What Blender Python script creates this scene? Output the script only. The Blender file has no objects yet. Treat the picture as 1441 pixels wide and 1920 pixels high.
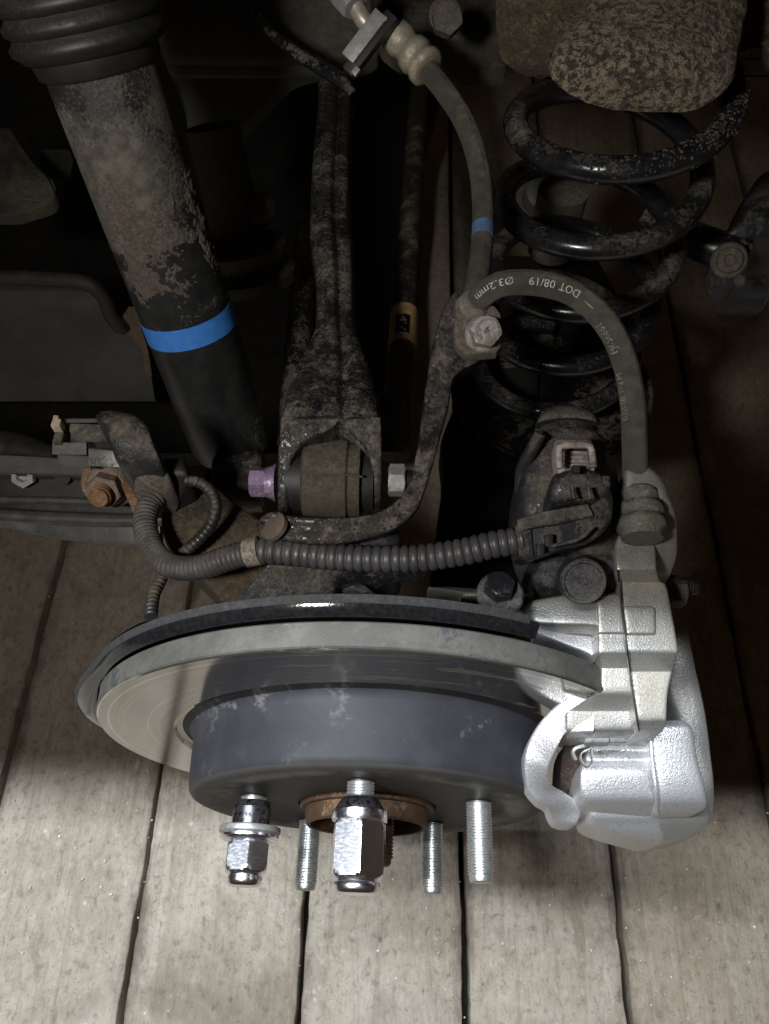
import bpy, bmesh, math, random
import numpy as np
from mathutils import Vector, Matrix
random.seed(7); rng = np.random.default_rng(7)
S = bpy.context.scene; COL = S.collection
rad = math.radians

# ---------------------------------------------------------------- camera, world, lamps, exposure
# Axle frame: origin = centre of the hub face, x along the car, y inboard, z up.  TILT puts it into the world.
TILT = Matrix.Rotation(-0.0609, 4, 'X')
PITCH, YAW, ROLL, FPX = 1.02213, .03328, -.00414, 1416.0
CP = np.array([.01174, -.07123, .4029])
def _basis():
    cp, sp = math.cos(PITCH), math.sin(PITCH)
    f = np.array([0, cp, -sp]); u = np.array([0, sp, cp]); r = np.array([1., 0, 0])
    c, s = math.cos(ROLL), math.sin(ROLL)
    r, u = c*r + s*u, -s*r + c*u
    cy, sy = math.cos(YAW), math.sin(YAW)
    Z = np.array([[cy, -sy, 0], [sy, cy, 0], [0, 0, 1]])
    return Z@r, Z@u, Z@f
RT, UP, FW = _basis()
FLOOR_Z = (TILT @ Vector(CP)).z - .80
cam = bpy.data.objects.new('camera', bpy.data.cameras.new('camera')); COL.objects.link(cam)
cm = Matrix([[RT[i], UP[i], -FW[i], CP[i]] for i in range(3)] + [[0, 0, 0, 1]])
cam.matrix_world = TILT @ cm
cam.data.sensor_fit = 'HORIZONTAL'; cam.data.sensor_width = 36
cam.data.lens = 36*FPX/1441; cam.data.clip_start = .01; cam.data.clip_end = 50
S.camera = cam
W = bpy.data.worlds.new('World'); S.world = W; W.use_nodes = True
bg = W.node_tree.nodes['Background']; bg.inputs[0].default_value = (1, .66, .40, 1); bg.inputs[1].default_value = .03
def lamp(name, loc, target, sx, sy, power, color):
    d = bpy.data.lights.new(name, 'AREA'); d.shape = 'RECTANGLE'; d.size = sx; d.size_y = sy
    d.energy = power; d.color = color
    o = bpy.data.objects.new(name, d); COL.objects.link(o)
    L = TILT @ Vector(loc); T = TILT @ Vector(target)
    z = (L-T).normalized(); x = (Vector((1, 0, 0))-z*z.x).normalized(); y = z.cross(x)     # long side along the car
    o.matrix_world = Matrix([[x[i], y[i], z[i], L[i]] for i in range(3)]+[[0, 0, 0, 1]])
    return o
lamp('tube_lamp', (-.42, .0, 1.50), (.0, .0, 0), 1.25, .055, 60, (.86, .93, 1))
lamp('work_lamp', (-.15, -.12, .47), (.05, .45, .23), .05, .05, 2.0, (1, .955, .89))
vs = S.view_settings; vs.view_transform = 'Standard'; vs.look = 'None'; vs.exposure = 0; vs.gamma = 1
S.display_settings.display_device = 'sRGB'
S.cycles.max_bounces = 8; S.cycles.diffuse_bounces = 4; S.cycles.glossy_bounces = 5
S.cycles.sample_clamp_indirect = 4; S.cycles.use_denoising = True

# ---------------------------------------------------------------- placing helpers (photo pixel + real depth -> axle frame)
def ray(px, py): return FW + (px-720.5)/FPX*RT - (py-960)/FPX*UP
def at(px, py, d): return CP + d*ray(px, py)
def aty(px, py, y):
    r = ray(px, py); return CP + (y-CP[1])/r[1]*r
def atz(px, py, z):
    r = ray(px, py); return CP + (z-CP[2])/r[2]*r
def unit(v): v = np.asarray(v, float); return v/(np.linalg.norm(v)+1e-12)

# ---------------------------------------------------------------- objects
def thing(name, label, cat, base, group=None, kind=None):
    o = bpy.data.objects.new(name, None); COL.objects.link(o); o.empty_display_size = .02
    o.matrix_world = TILT @ Matrix.Translation(Vector(base))
    o['label'] = label
    if cat: o['category'] = cat
    if group: o['group'] = group
    if kind: o['kind'] = kind
    o['_b'] = [float(v) for v in base]
    return o
def _base(o):
    b = np.zeros(3)
    while o is not None:
        if '_b' in o: b = b + np.array(list(o['_b'])); return b
        o = o.parent
    return b
def obj(name, geo, mat, parent=None, label=None, cat=None, group=None, kind=None, sharp=35, bevel=0, seg=2, sub=0):
    v, f = geo[0], geo[1]; uv = geo[2] if len(geo) > 2 else None
    v = np.asarray(v, float)
    if parent is None: base = v.mean(0)
    else: base = _base(parent)
    me = bpy.data.meshes.new(name)
    me.from_pydata((v-base).tolist(), [], [list(map(int, q)) for q in f]); me.validate()
    if uv is not None and len(uv) == len(v):
        l = me.uv_layers.new(name='UVMap'); idx = np.empty(len(me.loops), int); me.loops.foreach_get('vertex_index', idx)
        l.data.foreach_set('uv', np.asarray(uv, float)[idx].ravel())
    bm = bmesh.new(); bm.from_mesh(me)
    if uv is None: bmesh.ops.remove_doubles(bm, verts=bm.verts, dist=1e-6)
    bmesh.ops.recalc_face_normals(bm, faces=bm.faces)
    if bevel:
        es = [e for e in bm.edges if len(e.link_faces) == 2 and e.calc_face_angle(0) > rad(28)]
        bmesh.ops.bevel(bm, geom=es, offset=bevel, segments=seg, profile=.6, affect='EDGES', clamp_overlap=True)
    if sub: bmesh.ops.subdivide_edges(bm, edges=bm.edges, cuts=sub, use_grid_fill=True)
    bm.to_mesh(me); bm.free()
    me.polygons.foreach_set('use_smooth', [True]*len(me.polygons)); me.set_sharp_from_angle(angle=rad(sharp))
    me.materials.append(mat)
    o = bpy.data.objects.new(name, me); COL.objects.link(o)
    if parent is None:
        o.matrix_world = TILT @ Matrix.Translation(Vector(base)); o['_b'] = [float(x) for x in base]
    else: o.parent = parent
    if label: o['label'] = label
    if cat: o['category'] = cat
    if group: o['group'] = group
    if kind: o['kind'] = kind
    return o
def join(*gs):
    V = []; Fs = []; n = 0
    for g in gs:
        V.append(np.asarray(g[0], float)); Fs += [[i+n for i in q] for q in g[1]]; n += len(g[0])
    return np.vstack(V), Fs

# ---------------------------------------------------------------- shapes
def frame(axis, hint=(0, 0, 1)):
    a = unit(axis); h = np.array(hint, float)
    if abs(a@unit(h)) > .95: h = np.array([1., 0, 0])
    e1 = unit(h - a*(a@h)); e2 = np.cross(a, e1); return a, e1, e2
def lathe(prof, o, axis, seg=48, hint=(0, 0, 1), hexr=None, rot=0, closed=True):
    """prof = [(h, r)]; with hexr the radius is cut by a hexagon of that apothem."""
    a, e1, e2 = frame(axis, hint); o = np.asarray(o, float)
    th = np.linspace(0, 2*np.pi, seg, endpoint=False)
    V = []; Fs = []
    for h, r in prof:
        rr = np.full(seg, r)
        if hexr:
            q = (th-rot) % (np.pi/3) - np.pi/6
            rr = np.minimum(rr, hexr/np.cos(q))
        V.append(o + h*a + rr[:, None]*(np.cos(th)[:, None]*e1 + np.sin(th)[:, None]*e2))
    n = len(prof)
    for i in range(n-1):
        for j in range(seg):
            k = (j+1) % seg; Fs.append([i*seg+j, i*seg+k, (i+1)*seg+k, (i+1)*seg+j])
    if closed:
        Fs.append(list(range(seg))[::-1]); Fs.append([(n-1)*seg+j for j in range(seg)])
    return np.vstack(V), Fs
def hexbolt(o, axis, af, h, cham=.12, rot=0, hint=(0, 0, 1), dome=0):
    R = af/2/math.cos(math.pi/6); c = R-af/2*.985
    prof = [(0, R-c*.9), (c*.3, R-c*.4), (c*.6, R), (h-c*.6, R), (h-c*.3, R-c*.4), (h, R-c*.95)]
    if dome: prof += [(h+.0002, af*.40), (h+dome, af*.32)]
    return lathe(prof, o, axis, 72, hint, af/2, rot)
def spline(P, n=8):
    P = np.asarray(P, float)
    Q = np.vstack([2*P[0]-P[1], P, 2*P[-1]-P[-2]]); out = []
    for i in range(1, len(Q)-2):
        p0, p1, p2, p3 = Q[i-1:i+3]
        for t in np.linspace(0, 1, n, endpoint=False):
            out.append(.5*((2*p1)+(-p0+p2)*t+(2*p0-5*p1+4*p2-p3)*t*t+(-p0+3*p1-3*p2+p3)*t**3))
    out.append(Q[-2]); return np.array(out)
def resample(P, step):
    P = np.asarray(P); d = np.r_[0, np.cumsum(np.linalg.norm(np.diff(P, axis=0), axis=1))]
    n = max(3, int(d[-1]/step)+1); t = np.linspace(0, d[-1], n)
    return np.stack([np.interp(t, d, P[:, k]) for k in range(P.shape[1])], 1), t
def transport(P, hint=(0, 0, 1)):
    T = np.gradient(P, axis=0); T /= np.linalg.norm(T, axis=1)[:, None]+1e-12
    N = np.empty_like(P); h = np.array(hint, float); n = h-T[0]*(T[0]@h)
    if np.linalg.norm(n) < .1: n = np.array([1., 0, 0])-T[0]*T[0][0]
    n = unit(n)
    for i in range(len(P)):
        n = unit(n - T[i]*(n@T[i])); N[i] = n
    return T, N, np.cross(T, N)
def tube(P, r, seg=20, step=.002, rf=None, cap=True, hint=(0, 0, 1), smooth=True, sect=None):
    """P: axle-frame points; r constant or one per point; rf(s, L) scales along the arc; sect(th)->(a,b) unit section."""
    P = np.asarray(P, float)
    R = np.full(len(P), r) if np.isscalar(r) else np.asarray(r, float)
    Q = np.c_[P, R]
    if smooth: Q = spline(Q, 12)
    Q, s = resample(Q, step); P = Q[:, :3]; R = Q[:, 3]
    if rf is not None: R = R*rf(s, s[-1])
    T, N, B = transport(P, hint)
    th = np.linspace(0, 2*np.pi, seg, endpoint=False)
    if sect is None: a, b = np.cos(th), np.sin(th)
    else: a, b = sect(th)
    V = (P[:, None] + R[:, None, None]*(a[None, :, None]*N[:, None]+b[None, :, None]*B[:, None])).reshape(-1, 3)
    n = len(P); Fs = []
    for i in range(n-1):
        for j in range(seg):
            k = (j+1) % seg; Fs.append([i*seg+j, i*seg+k, (i+1)*seg+k, (i+1)*seg+j])
    if cap: Fs.append(list(range(seg))[::-1]); Fs.append([(n-1)*seg+j for j in range(seg)])
    uv = np.stack([np.tile(th/(2*np.pi), n), np.repeat(s, seg)], 1)
    return V, Fs, uv
def rrect(w, h, k=5):
    def f(th):
        c, s = np.cos(th), np.sin(th); m = (np.abs(c)**k+np.abs(s)**k)**(-1/k); return m*c*w, m*s*h
    return f
def px_path(L): return np.array([at(*p) for p in L])
def loft(rows, thick=.01, bev=.002, mode='z', crown=0, n=6, across=6, round_=False, down=(0, 0, -1), groove=None, jit=0, smooth=True):
    """Rows of ((xl,yl),(xr,yr),zL[,zR]) in photo pixels at real height z (mode z) or real depth d: a casting with a
    rounded top that follows the rows and with side walls of the given thickness."""
    A = []
    for q in rows:
        (xl, yl), (xr, yr) = q[0], q[1]; zl = q[2]; zr = q[3] if len(q) > 3 else zl
        A.append([xl, yl, xr, yr, zl, zr])
    A = np.array(A, float)
    A = spline(A, n) if smooth else A
    D = unit(down); V = []; m = None
    for xl, yl, xr, yr, zl, zr in A:
        g = atz if mode == 'z' else at
        L = g(xl, yl, zl); R = g(xr, yr, zr); w = np.linalg.norm(R-L); e = (R-L)/(w+1e-9)
        if round_:
            th = np.linspace(0, np.pi, 17); sx = (1-np.cos(th))/2*w; h = (np.sin(th)-1)*thick
            pts = [L+e*x+D*(-hh) for x, hh in zip(sx, h)]
        else:
            b = min(bev, w*.45); x = [0, 0, b*.1, b*.32, b]; h = [-thick, -b, -b*.42, -b*.12, 0]
            for k in range(1, across): x.append(b+(w-2*b)*k/across); h.append(0)
            x += [w-b, w-b*.32, w-b*.1, w, w]; h += [0, -b*.12, -b*.42, -b, -thick]
            x = np.array(x); h = np.array(h)
            inner = np.clip(x/w, 0, 1); h = h + np.where(h > -thick*.99, crown*4*inner*(1-inner), 0)
            if groove: h = h - groove[1]*np.exp(-((inner-groove[0])*w/groove[2])**2)*(h > -thick*.9)
            pts = [L+e*xx+D*(-hh) for xx, hh in zip(x, h)]
        m = len(pts); V += pts
    V = np.array(V)
    if jit: V = V + rng.normal(0, jit, V.shape)
    k = len(A); Fs = []
    for i in range(k-1):
        for j in range(m-1): Fs.append([i*m+j, i*m+j+1, (i+1)*m+j+1, (i+1)*m+j])
        Fs.append([i*m+m-1, i*m, (i+1)*m, (i+1)*m+m-1])
    Fs.append(list(range(m))); Fs.append([(k-1)*m+j for j in range(m)][::-1])
    return V, Fs
def rough(geo, amp, scale, bias=0):
    from mathutils import noise as mn
    V = np.array(geo[0]); d = unit((0, -.5, .85))
    V = np.array([v + d*(amp*(mn.fractal(Vector(v)*scale, .8, 2.1, 6)+bias)) for v in V]); return V, geo[1]
def yrows(L): return [((q[1], q[0]), (q[2], q[0])) + tuple(q[3:]) for q in L]      # (y, xl, xr, z..)
def xrows(L): return [((q[0], q[1]), (q[0], q[2])) + tuple(q[3:]) for q in L]      # (x, ytop, ybot, z..)
def box(c, sx, sy, sz, ax=None):
    """box centred at c, optional 3 axes"""
    ax = np.eye(3) if ax is None else np.array(ax); c = np.asarray(c, float)
    V = [c + a*sx/2*ax[0]+b*sy/2*ax[1]+d*sz/2*ax[2] for a in (-1, 1) for b in (-1, 1) for d in (-1, 1)]
    return np.array(V), [[0, 1, 3, 2], [4, 6, 7, 5], [0, 4, 5, 1], [2, 3, 7, 6], [0, 2, 6, 4], [1, 5, 7, 3]]
def pbox(x0, y0, x1, y1, d, h, tilt=0, n=None):
    """box whose top face spans two photo corners at depth d and faces n (default half up, half to the viewer)"""
    n = unit((0, -.45, 1) if n is None else n); c = at((x0+x1)/2, (y0+y1)/2, d)
    w = (x1-x0)*d/FPX; 
    e1 = unit(np.array([math.cos(tilt), 0, math.sin(tilt)*.2])+np.array([0, -math.sin(tilt), 0])); e1 = unit(e1-n*(e1@n)); e2 = np.cross(n, e1)
    sc = (y1-y0)*d/FPX/max(.25, abs(e2@UP)/1.0)
    return box(c-n*h/2, w, sc, h, [e1, e2, n])
def grains(pts, nrm, size, flat=.6):
    V = []; Fs = []
    for p, n in zip(pts, nrm):
        s = size*random.uniform(.35, 1)**2+size*.12; a, e1, e2 = frame(n, (random.random(), random.random(), random.random())); b = len(V)
        for q in (e1, e2, -e1, -e2, a*flat, -a*flat): V.append(p+q*s*random.uniform(.6, 1.2))
        Fs += [[b+i, b+(i+1) % 4, b+4] for i in range(4)] + [[b+(i+1) % 4, b+i, b+5] for i in range(4)]
    return np.array(V), Fs

# ---------------------------------------------------------------- materials
class NT:
    def __init__(s, name):
        s.m = bpy.data.materials.new(name); s.m.use_nodes = True; s.t = s.m.node_tree; s.t.nodes.clear()
        s.out = s.n('ShaderNodeOutputMaterial'); s.b = s.n('ShaderNodeBsdfPrincipled'); s.l(s.b.outputs[0], s.out.inputs[0])
        s.tc = s.n('ShaderNodeTexCoord')
    def n(s, t, **k):
        x = s.t.nodes.new(t)
        for a, v in k.items(): setattr(x, a, v)
        return x
    def l(s, a, b): s.t.links.new(a, b)
    def set(s, sock, v):
        if hasattr(v, 'is_output') or isinstance(v, bpy.types.NodeSocket): s.l(v, sock)
        elif isinstance(v, tuple) and len(v) == 3: sock.default_value = (*v, 1)
        else: sock.default_value = v
    def noise(s, scale, detail=6, rough=.6, vec=None, dist=0, w=None):
        x = s.n('ShaderNodeTexNoise'); x.inputs['Scale'].default_value = scale; x.inputs['Detail'].default_value = detail
        x.inputs['Roughness'].default_value = rough; x.inputs['Distortion'].default_value = dist
        s.l(vec if vec is not None else s.tc.outputs['Object'], x.inputs['Vector']); return x.outputs[0]
    def math(s, op, a, b=0., c=None):
        x = s.n('ShaderNodeMath', operation=op); s.set(x.inputs[0], a); s.set(x.inputs[1], b)
        if c is not None: s.set(x.inputs[2], c)
        return x.outputs[0]
    def ramp(s, f, lo, hi):
        x = s.n('ShaderNodeMapRange'); x.interpolation_type = 'SMOOTHSTEP'; s.l(f, x.inputs[0]); x.inputs[1].default_value = lo; x.inputs[2].default_value = hi
        return x.outputs[0]
    def mix(s, f, a, b):
        x = s.n('ShaderNodeMix', data_type='RGBA'); s.set(x.inputs[0], f); s.set(x.inputs[6], a); s.set(x.inputs[7], b); return x.outputs[2]
    def mixf(s, f, a, b):
        x = s.n('ShaderNodeMix', data_type='FLOAT'); s.set(x.inputs[0], f); s.set(x.inputs[2], a); s.set(x.inputs[3], b); return x.outputs[0]
    def mapping(s, scale, rot=(0, 0, 0), src='Object'):
        x = s.n('ShaderNodeMapping'); s.l(s.tc.outputs[src], x.inputs[0]); x.inputs['Scale'].default_value = scale; x.inputs['Rotation'].default_value = rot
        return x.outputs[0]
    def bump(s, h, st=.5, dist=.001, prev=None):
        x = s.n('ShaderNodeBump'); x.inputs['Strength'].default_value = st; x.inputs['Distance'].default_value = dist; s.l(h, x.inputs['Height'])
        if prev is not None: s.l(prev, x.inputs['Normal'])
        s.l(x.outputs[0], s.b.inputs['Normal']); return x.outputs[0]
    def fin(s, col=None, rough=None, metal=None, **k):
        if col is not None: s.set(s.b.inputs['Base Color'], col)
        if rough is not None: s.set(s.b.inputs['Roughness'], rough)
        if metal is not None: s.set(s.b.inputs['Metallic'], metal)
        for a, v in k.items(): s.set(s.b.inputs[a.replace('_', ' ')], v)
        return s.m
def dirty(name, base, dirt=(.20, .165, .125), lo=.5, hi=.6, scale=90, rough=.4, metal=0, up=.12, fine=1400, bst=.5, bd=.0006, gran=.34, big=.5, dirt2=None, base2=None, ribs=None, off=0):
    """painted or bare surface with patchy dried mud on it; dust settles a little more on faces that look up"""
    n = NT(name)
    v = n.mapping((1, 1, 1)); v.node.inputs['Location'].default_value = (off, off*.7, off*.3)
    a = n.noise(scale, 9, .68, v, .4); b = n.noise(scale*.22, 4, .55, v, .3); c = n.noise(fine, 3, .6, v)
    cov = n.math('ADD', n.math('MULTIPLY', a, 1-big), n.math('MULTIPLY', b, big))
    cov = n.math('ADD', cov, n.math('MULTIPLY', n.math('SUBTRACT', n.noise(fine*.45, 6, .7, v), .5), gran))
    if up:
        g = n.n('ShaderNodeNewGeometry'); x = n.n('ShaderNodeSeparateXYZ'); n.l(g.outputs['Normal'], x.inputs[0])
        cov = n.math('ADD', cov, n.math('MULTIPLY', n.math('SUBTRACT', x.outputs[2], .5), up))
    f = n.ramp(cov, lo, hi)
    d2 = dirt2 or tuple(q*.45 for q in dirt)
    dc = n.mix(n.ramp(n.noise(scale*3.3, 5, .7, v), .35, .65), d2, dirt)
    bc = n.mix(n.ramp(n.noise(scale*1.7, 6, .7, v), .35, .7), base, base2 or tuple(min(1, q*1.5+.004) for q in base))
    col = n.mix(f, bc, dc)
    nb = n.bump(n.math('ADD', n.math('MULTIPLY', f, .6), n.math('MULTIPLY', n.math('MULTIPLY', c, f), .8)), bst, bd)
    nb = n.bump(n.noise(fine*.5, 4, .6, v), .12, .0004, nb)
    if ribs:
        w = n.n('ShaderNodeTexWave', wave_type='BANDS', bands_direction='X'); w.inputs['Scale'].default_value = ribs
        n.l(n.tc.outputs['UV'], w.inputs['Vector']); n.bump(w.outputs[1], .9, .0006, nb)
    return n.fin(col, n.mixf(f, rough, .95), n.mixf(f, metal, 0.))
BLK = (.0065, .0068, .008)
MUD = (.105, .089, .070)
m_blackpaint = dirty('black_paint', BLK, MUD, .53, .58, 150, .32, up=.08)
m_armpaint = dirty('arm_paint', (.005, .0055, .008), (.135, .117, .098), .475, .64, 90, .34, up=.10, big=.5, gran=.5, base2=(.030, .027, .023), bst=.6, bd=.0008, dirt2=(.045, .039, .033))
m_bracket = dirty('bracket_paint', (.006, .0065, .009), (.135, .119, .10), .505, .65, 110, .36, up=.12, big=.45, gran=.5, base2=(.030, .027, .023), bst=.8)
m_knuckle = dirty('knuckle_cast', (.010, .011, .014), (.095, .082, .064), .50, .60, 150, .45, up=.06)
m_knuckle2 = dirty('knuckle_arm', (.02, .017, .012), (.085, .062, .038), .46, .58, 90, .55, up=.05, big=.6)
m_shock = dirty('shock_paint', (.010, .0105, .011), (.15, .135, .11), .56, .66, 60, .38, up=.05, big=.7, off=1.3)
m_shocktop = dirty('shock_dust', (.009, .009, .009), (.090, .082, .068), .41, .50, 40, .42, up=.0, big=.72, off=2.1)
m_boot = dirty('boot_rubber', (.005, .005, .004), (.02, .019, .011), .5, .68, 60, .55, up=.12)
m_spring = dirty('spring_paint', (.006, .007, .010), (.135, .122, .102), .53, .68, 80, .22, up=.12, big=.65, gran=.5, base2=(.016, .015, .014), fine=1100, bst=.9, bd=.0009)
m_rubber = dirty('hose_rubber', (.072, .068, .058), (.19, .172, .14), .38, .72, 60, .75, up=.18, ribs=30)
m_dustplastic = dirty('dusty_plastic', (.014, .014, .016), (.115, .10, .082), .48, .62, 110, .40, up=.16, fine=1700)
m_plastic = dirty('black_plastic', (.014, .0145, .018), (.095, .083, .068), .55, .68, 120, .36, up=.12)
m_greyplastic = dirty('grey_plastic', (.19, .172, .162), (.12, .104, .085), .48, .66, 160, .55, up=.08)
m_conduit = dirty('conduit_plastic', (.040, .039, .042), (.105, .094, .078), .48, .70, 40, .42, up=.10, big=.8, bst=.15)
m_conduit2 = dirty('thin_conduit', (.014, .014, .014), (.13, .115, .09), .50, .68, 60, .42, up=.16, bst=.2)
m_subframe = dirty('subframe_mud', (.045, .034, .02), (.20, .155, .095), .36, .60, 170, .8, up=.04, fine=1000, bst=1, bd=.0022, dirt2=(.075, .058, .035))
m_seatmud = dirty('seat_mud', (.022, .018, .014), (.20, .162, .115), .36, .52, 330, .9, up=.0, fine=900, bst=1, bd=.0018, big=.15, dirt2=(.10, .08, .055))
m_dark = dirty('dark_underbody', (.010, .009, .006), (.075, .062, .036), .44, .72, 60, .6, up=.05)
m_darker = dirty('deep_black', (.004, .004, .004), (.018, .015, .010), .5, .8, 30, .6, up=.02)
m_panel = dirty('grey_panel', (.028, .028, .024), (.045, .04, .032), .5, .8, 12, .55, up=0, bst=.1)
m_beam = dirty('beam_paint', (.04, .04, .037), (.07, .063, .053), .55, .75, 50, .38, up=.04, bst=.2)
m_beamdark = dirty('beam_dark', (.010, .010, .010), (.06, .055, .04), .55, .75, 60, .4, up=.04, bst=.2)
m_rust = dirty('rusty_steel', (.075, .038, .018), (.26, .155, .075), .53, .68, 120, .62, .35, up=.12, base2=(.035, .02, .012))
m_rustdark = dirty('rusty_hex', (.045, .032, .026), (.12, .085, .06), .45, .65, 200, .55, .3, up=.1)
m_rustbolt = dirty('rusty_flange', (.17, .085, .035), (.30, .19, .105), .44, .62, 180, .75, .15, up=.05, base2=(.10, .05, .022))
m_rusthex = dirty('rusty_nut', (.135, .098, .078), (.22, .165, .125), .46, .64, 220, .55, .25, up=.08)
m_boltdark = dirty('dark_bolt', (.022, .022, .028), (.10, .095, .09), .54, .64, 260, .4, .4, up=.08)
m_capdust = dirty('cap_dust', (.016, .0165, .022), (.115, .112, .115), .46, .60, 330, .45, up=.16, fine=1900)
m_purple = dirty('violet_zinc', (.185, .13, .235), (.23, .19, .185), .48, .62, 170, .40, .35, up=.05, base2=(.24, .175, .29))
m_steel = dirty('bolt_steel', (.24, .235, .225), (.2, .182, .15), .45, .62, 200, .38, .55, up=.05)
m_fitting = dirty('fitting_steel', (.27, .245, .20), (.30, .225, .13), .50, .68, 130, .4, .4, up=0)
m_greysteel = dirty('grey_steel', (.20, .205, .20), (.14, .125, .105), .52, .66, 160, .5, .3, up=.05)
m_bush = dirty('bushing_dirt', (.035, .03, .02), (.085, .072, .053), .42, .60, 150, .75, up=.1, gran=.7, dirt2=(.038, .032, .023))
m_bush2 = dirty('bushing_grey', (.04, .037, .03), (.12, .104, .082), .40, .60, 130, .7, up=.1)
m_tie = dirty('tie_nylon', (.28, .23, .175), (.30, .24, .17), .5, .7, 200, .5, up=.05)
m_strip = dirty('steel_clip', (.075, .074, .072), (.06, .055, .045), .50, .66, 120, .42, .4, up=0)
m_tan = dirty('tan_face', (.075, .058, .045), (.10, .082, .065), .45, .65, 90, .7, up=0)
m_tape = dirty('tape_band', (.17, .15, .128), (.15, .13, .10), .48, .62, 500, .7, up=0, big=.2)
m_link = dirty('link_paint', (.010, .0095, .009), (.15, .115, .07), .50, .68, 70, .45, up=.08)
m_linkrust = dirty('link_rust', (.060, .042, .026), (.13, .085, .05), .42, .62, 110, .6, up=.02)
m_label = dirty('label_film', (.40, .28, .125), (.26, .18, .09), .52, .7, 90, .4, up=0, bst=.05)
m_blue = dirty('blue_band', (.035, .16, .50), (.10, .13, .18), .64, .75, 150, .42, up=0, base2=(.045, .19, .55), bst=.1)
m_bluehose = dirty('blue_mark', (.055, .10, .20), (.12, .12, .13), .52, .66, 300, .7, up=0)
m_print = dirty('white_print', (.30, .285, .255), (.15, .135, .115), .5, .64, 400, .8, up=0, bst=.05)
m_printdim = dirty('faint_print', (.17, .16, .14), (.11, .10, .085), .46, .62, 400, .8, up=0, bst=.05)
m_inkblack = dirty('black_ink', (.008, .008, .008), (.03, .025, .02), .6, .8, 200, .5, up=0, bst=.05)
m_bootrub = dirty('pin_boot_rubber', (.055, .054, .048), (.20, .185, .15), .44, .64, 120, .6, up=.16)
m_shield = dirty('shield_paint', (.006, .006, .007), (.26, .255, .24), .74, .84, 240, .13, up=.2, fine=1500, big=.35, bst=.3)
m_washerz = dirty('washer_zinc', (.24, .24, .235), (.3, .28, .25), .55, .7, 300, .42, .55, up=0, bst=.2)

m_shielddust = dirty('shield_dust', (.02, .02, .022), (.034, .033, .031), .42, .60, 260, .8, up=.0, fine=1500, big=.3)
def mat_alu(name, dirt=.5, col=(.70, .70, .70), rough=.36, bs=620, bst=.5):
    n = NT(name)
    a = n.noise(bs, 3, .55); b = n.noise(1900, 2, .5); big = n.noise(28, 4, .6); sp = n.noise(900, 4, .8)
    h = n.math('ADD', n.math('MULTIPLY', a, 1.), n.math('MULTIPLY', b, .35))
    g = n.n('ShaderNodeNewGeometry'); x = n.n('ShaderNodeSeparateXYZ'); n.l(g.outputs['Normal'], x.inputs[0])
    y = n.tc
    d = n.math('ADD', big, n.math('MULTIPLY', n.math('SUBTRACT', x.outputs[2], .75), .5))
    d = n.math('ADD', d, n.math('MULTIPLY', n.math('SUBTRACT', sp, .5), .9))
    f = n.ramp(d, .42+.30*(1-dirt), .80+.25*(1-dirt))
    c = n.mix(f, col, (.285, .26, .21))
    c = n.mix(n.ramp(sp, .56, .66), c, n.mix(.62, c, (.10, .088, .066)))
    n.bump(h, bst, .00075)
    return n.fin(c, n.mixf(f, rough, .7), n.mixf(f, .72, .25))
m_alu = mat_alu('cast_aluminium', .75, (.40, .395, .38), .38, 1200, .30)
m_alubright = mat_alu('cast_aluminium_clean', .25, (.60, .60, .615), .38, 950, .36)
m_aludark = mat_alu('cast_aluminium_dull', .6, (.34, .335, .32), .5, 1000, .4)

def mat_chrome():
    n = NT('chrome'); s = n.noise(420, 5, .7, n.mapping((1, 3, 1), (.3, .9, .2)))
    return n.fin((.90, .90, .96), n.mixf(n.ramp(s, .40, .70), .20, .27), 1.)
m_chrome = mat_chrome()
def mat_zinc():
    n = NT('stud_zinc'); s = n.noise(700, 4, .7)
    return n.fin(n.mix(n.ramp(s, .4, .7), (.56, .57, .56), (.36, .35, .33)), n.mixf(s, .24, .42), .85)
m_zinc = mat_zinc()
def mat_gunmetal():
    n = NT('dark_chrome'); s = n.noise(500, 3, .6)
    return n.fin(n.mix(n.ramp(s, .55, .6), (.16, .155, .165), (.03, .03, .03)), .22, .9)
m_gun = mat_gunmetal()
def mat_rotor_edge():
    n = NT('rotor_edge'); a = n.noise(45, 7, .65); b = n.noise(300, 5, .7); c = n.noise(1300, 3, .6)
    col = n.mix(n.ramp(a, .35, .65), (.050, .0475, .042), (.088, .084, .074))
    col = n.mix(n.ramp(n.math('ADD', n.math('MULTIPLY', a, .6), n.math('MULTIPLY', b, .4)), .54, .62), col, (.040, .043, .048))
    col = n.mix(n.ramp(b, .60, .72), col, (.12, .085, .055))
    n.bump(n.math('ADD', b, c), .35, .0003)
    return n.fin(col, .62, .2)
m_rotoredge = mat_rotor_edge()
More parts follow.
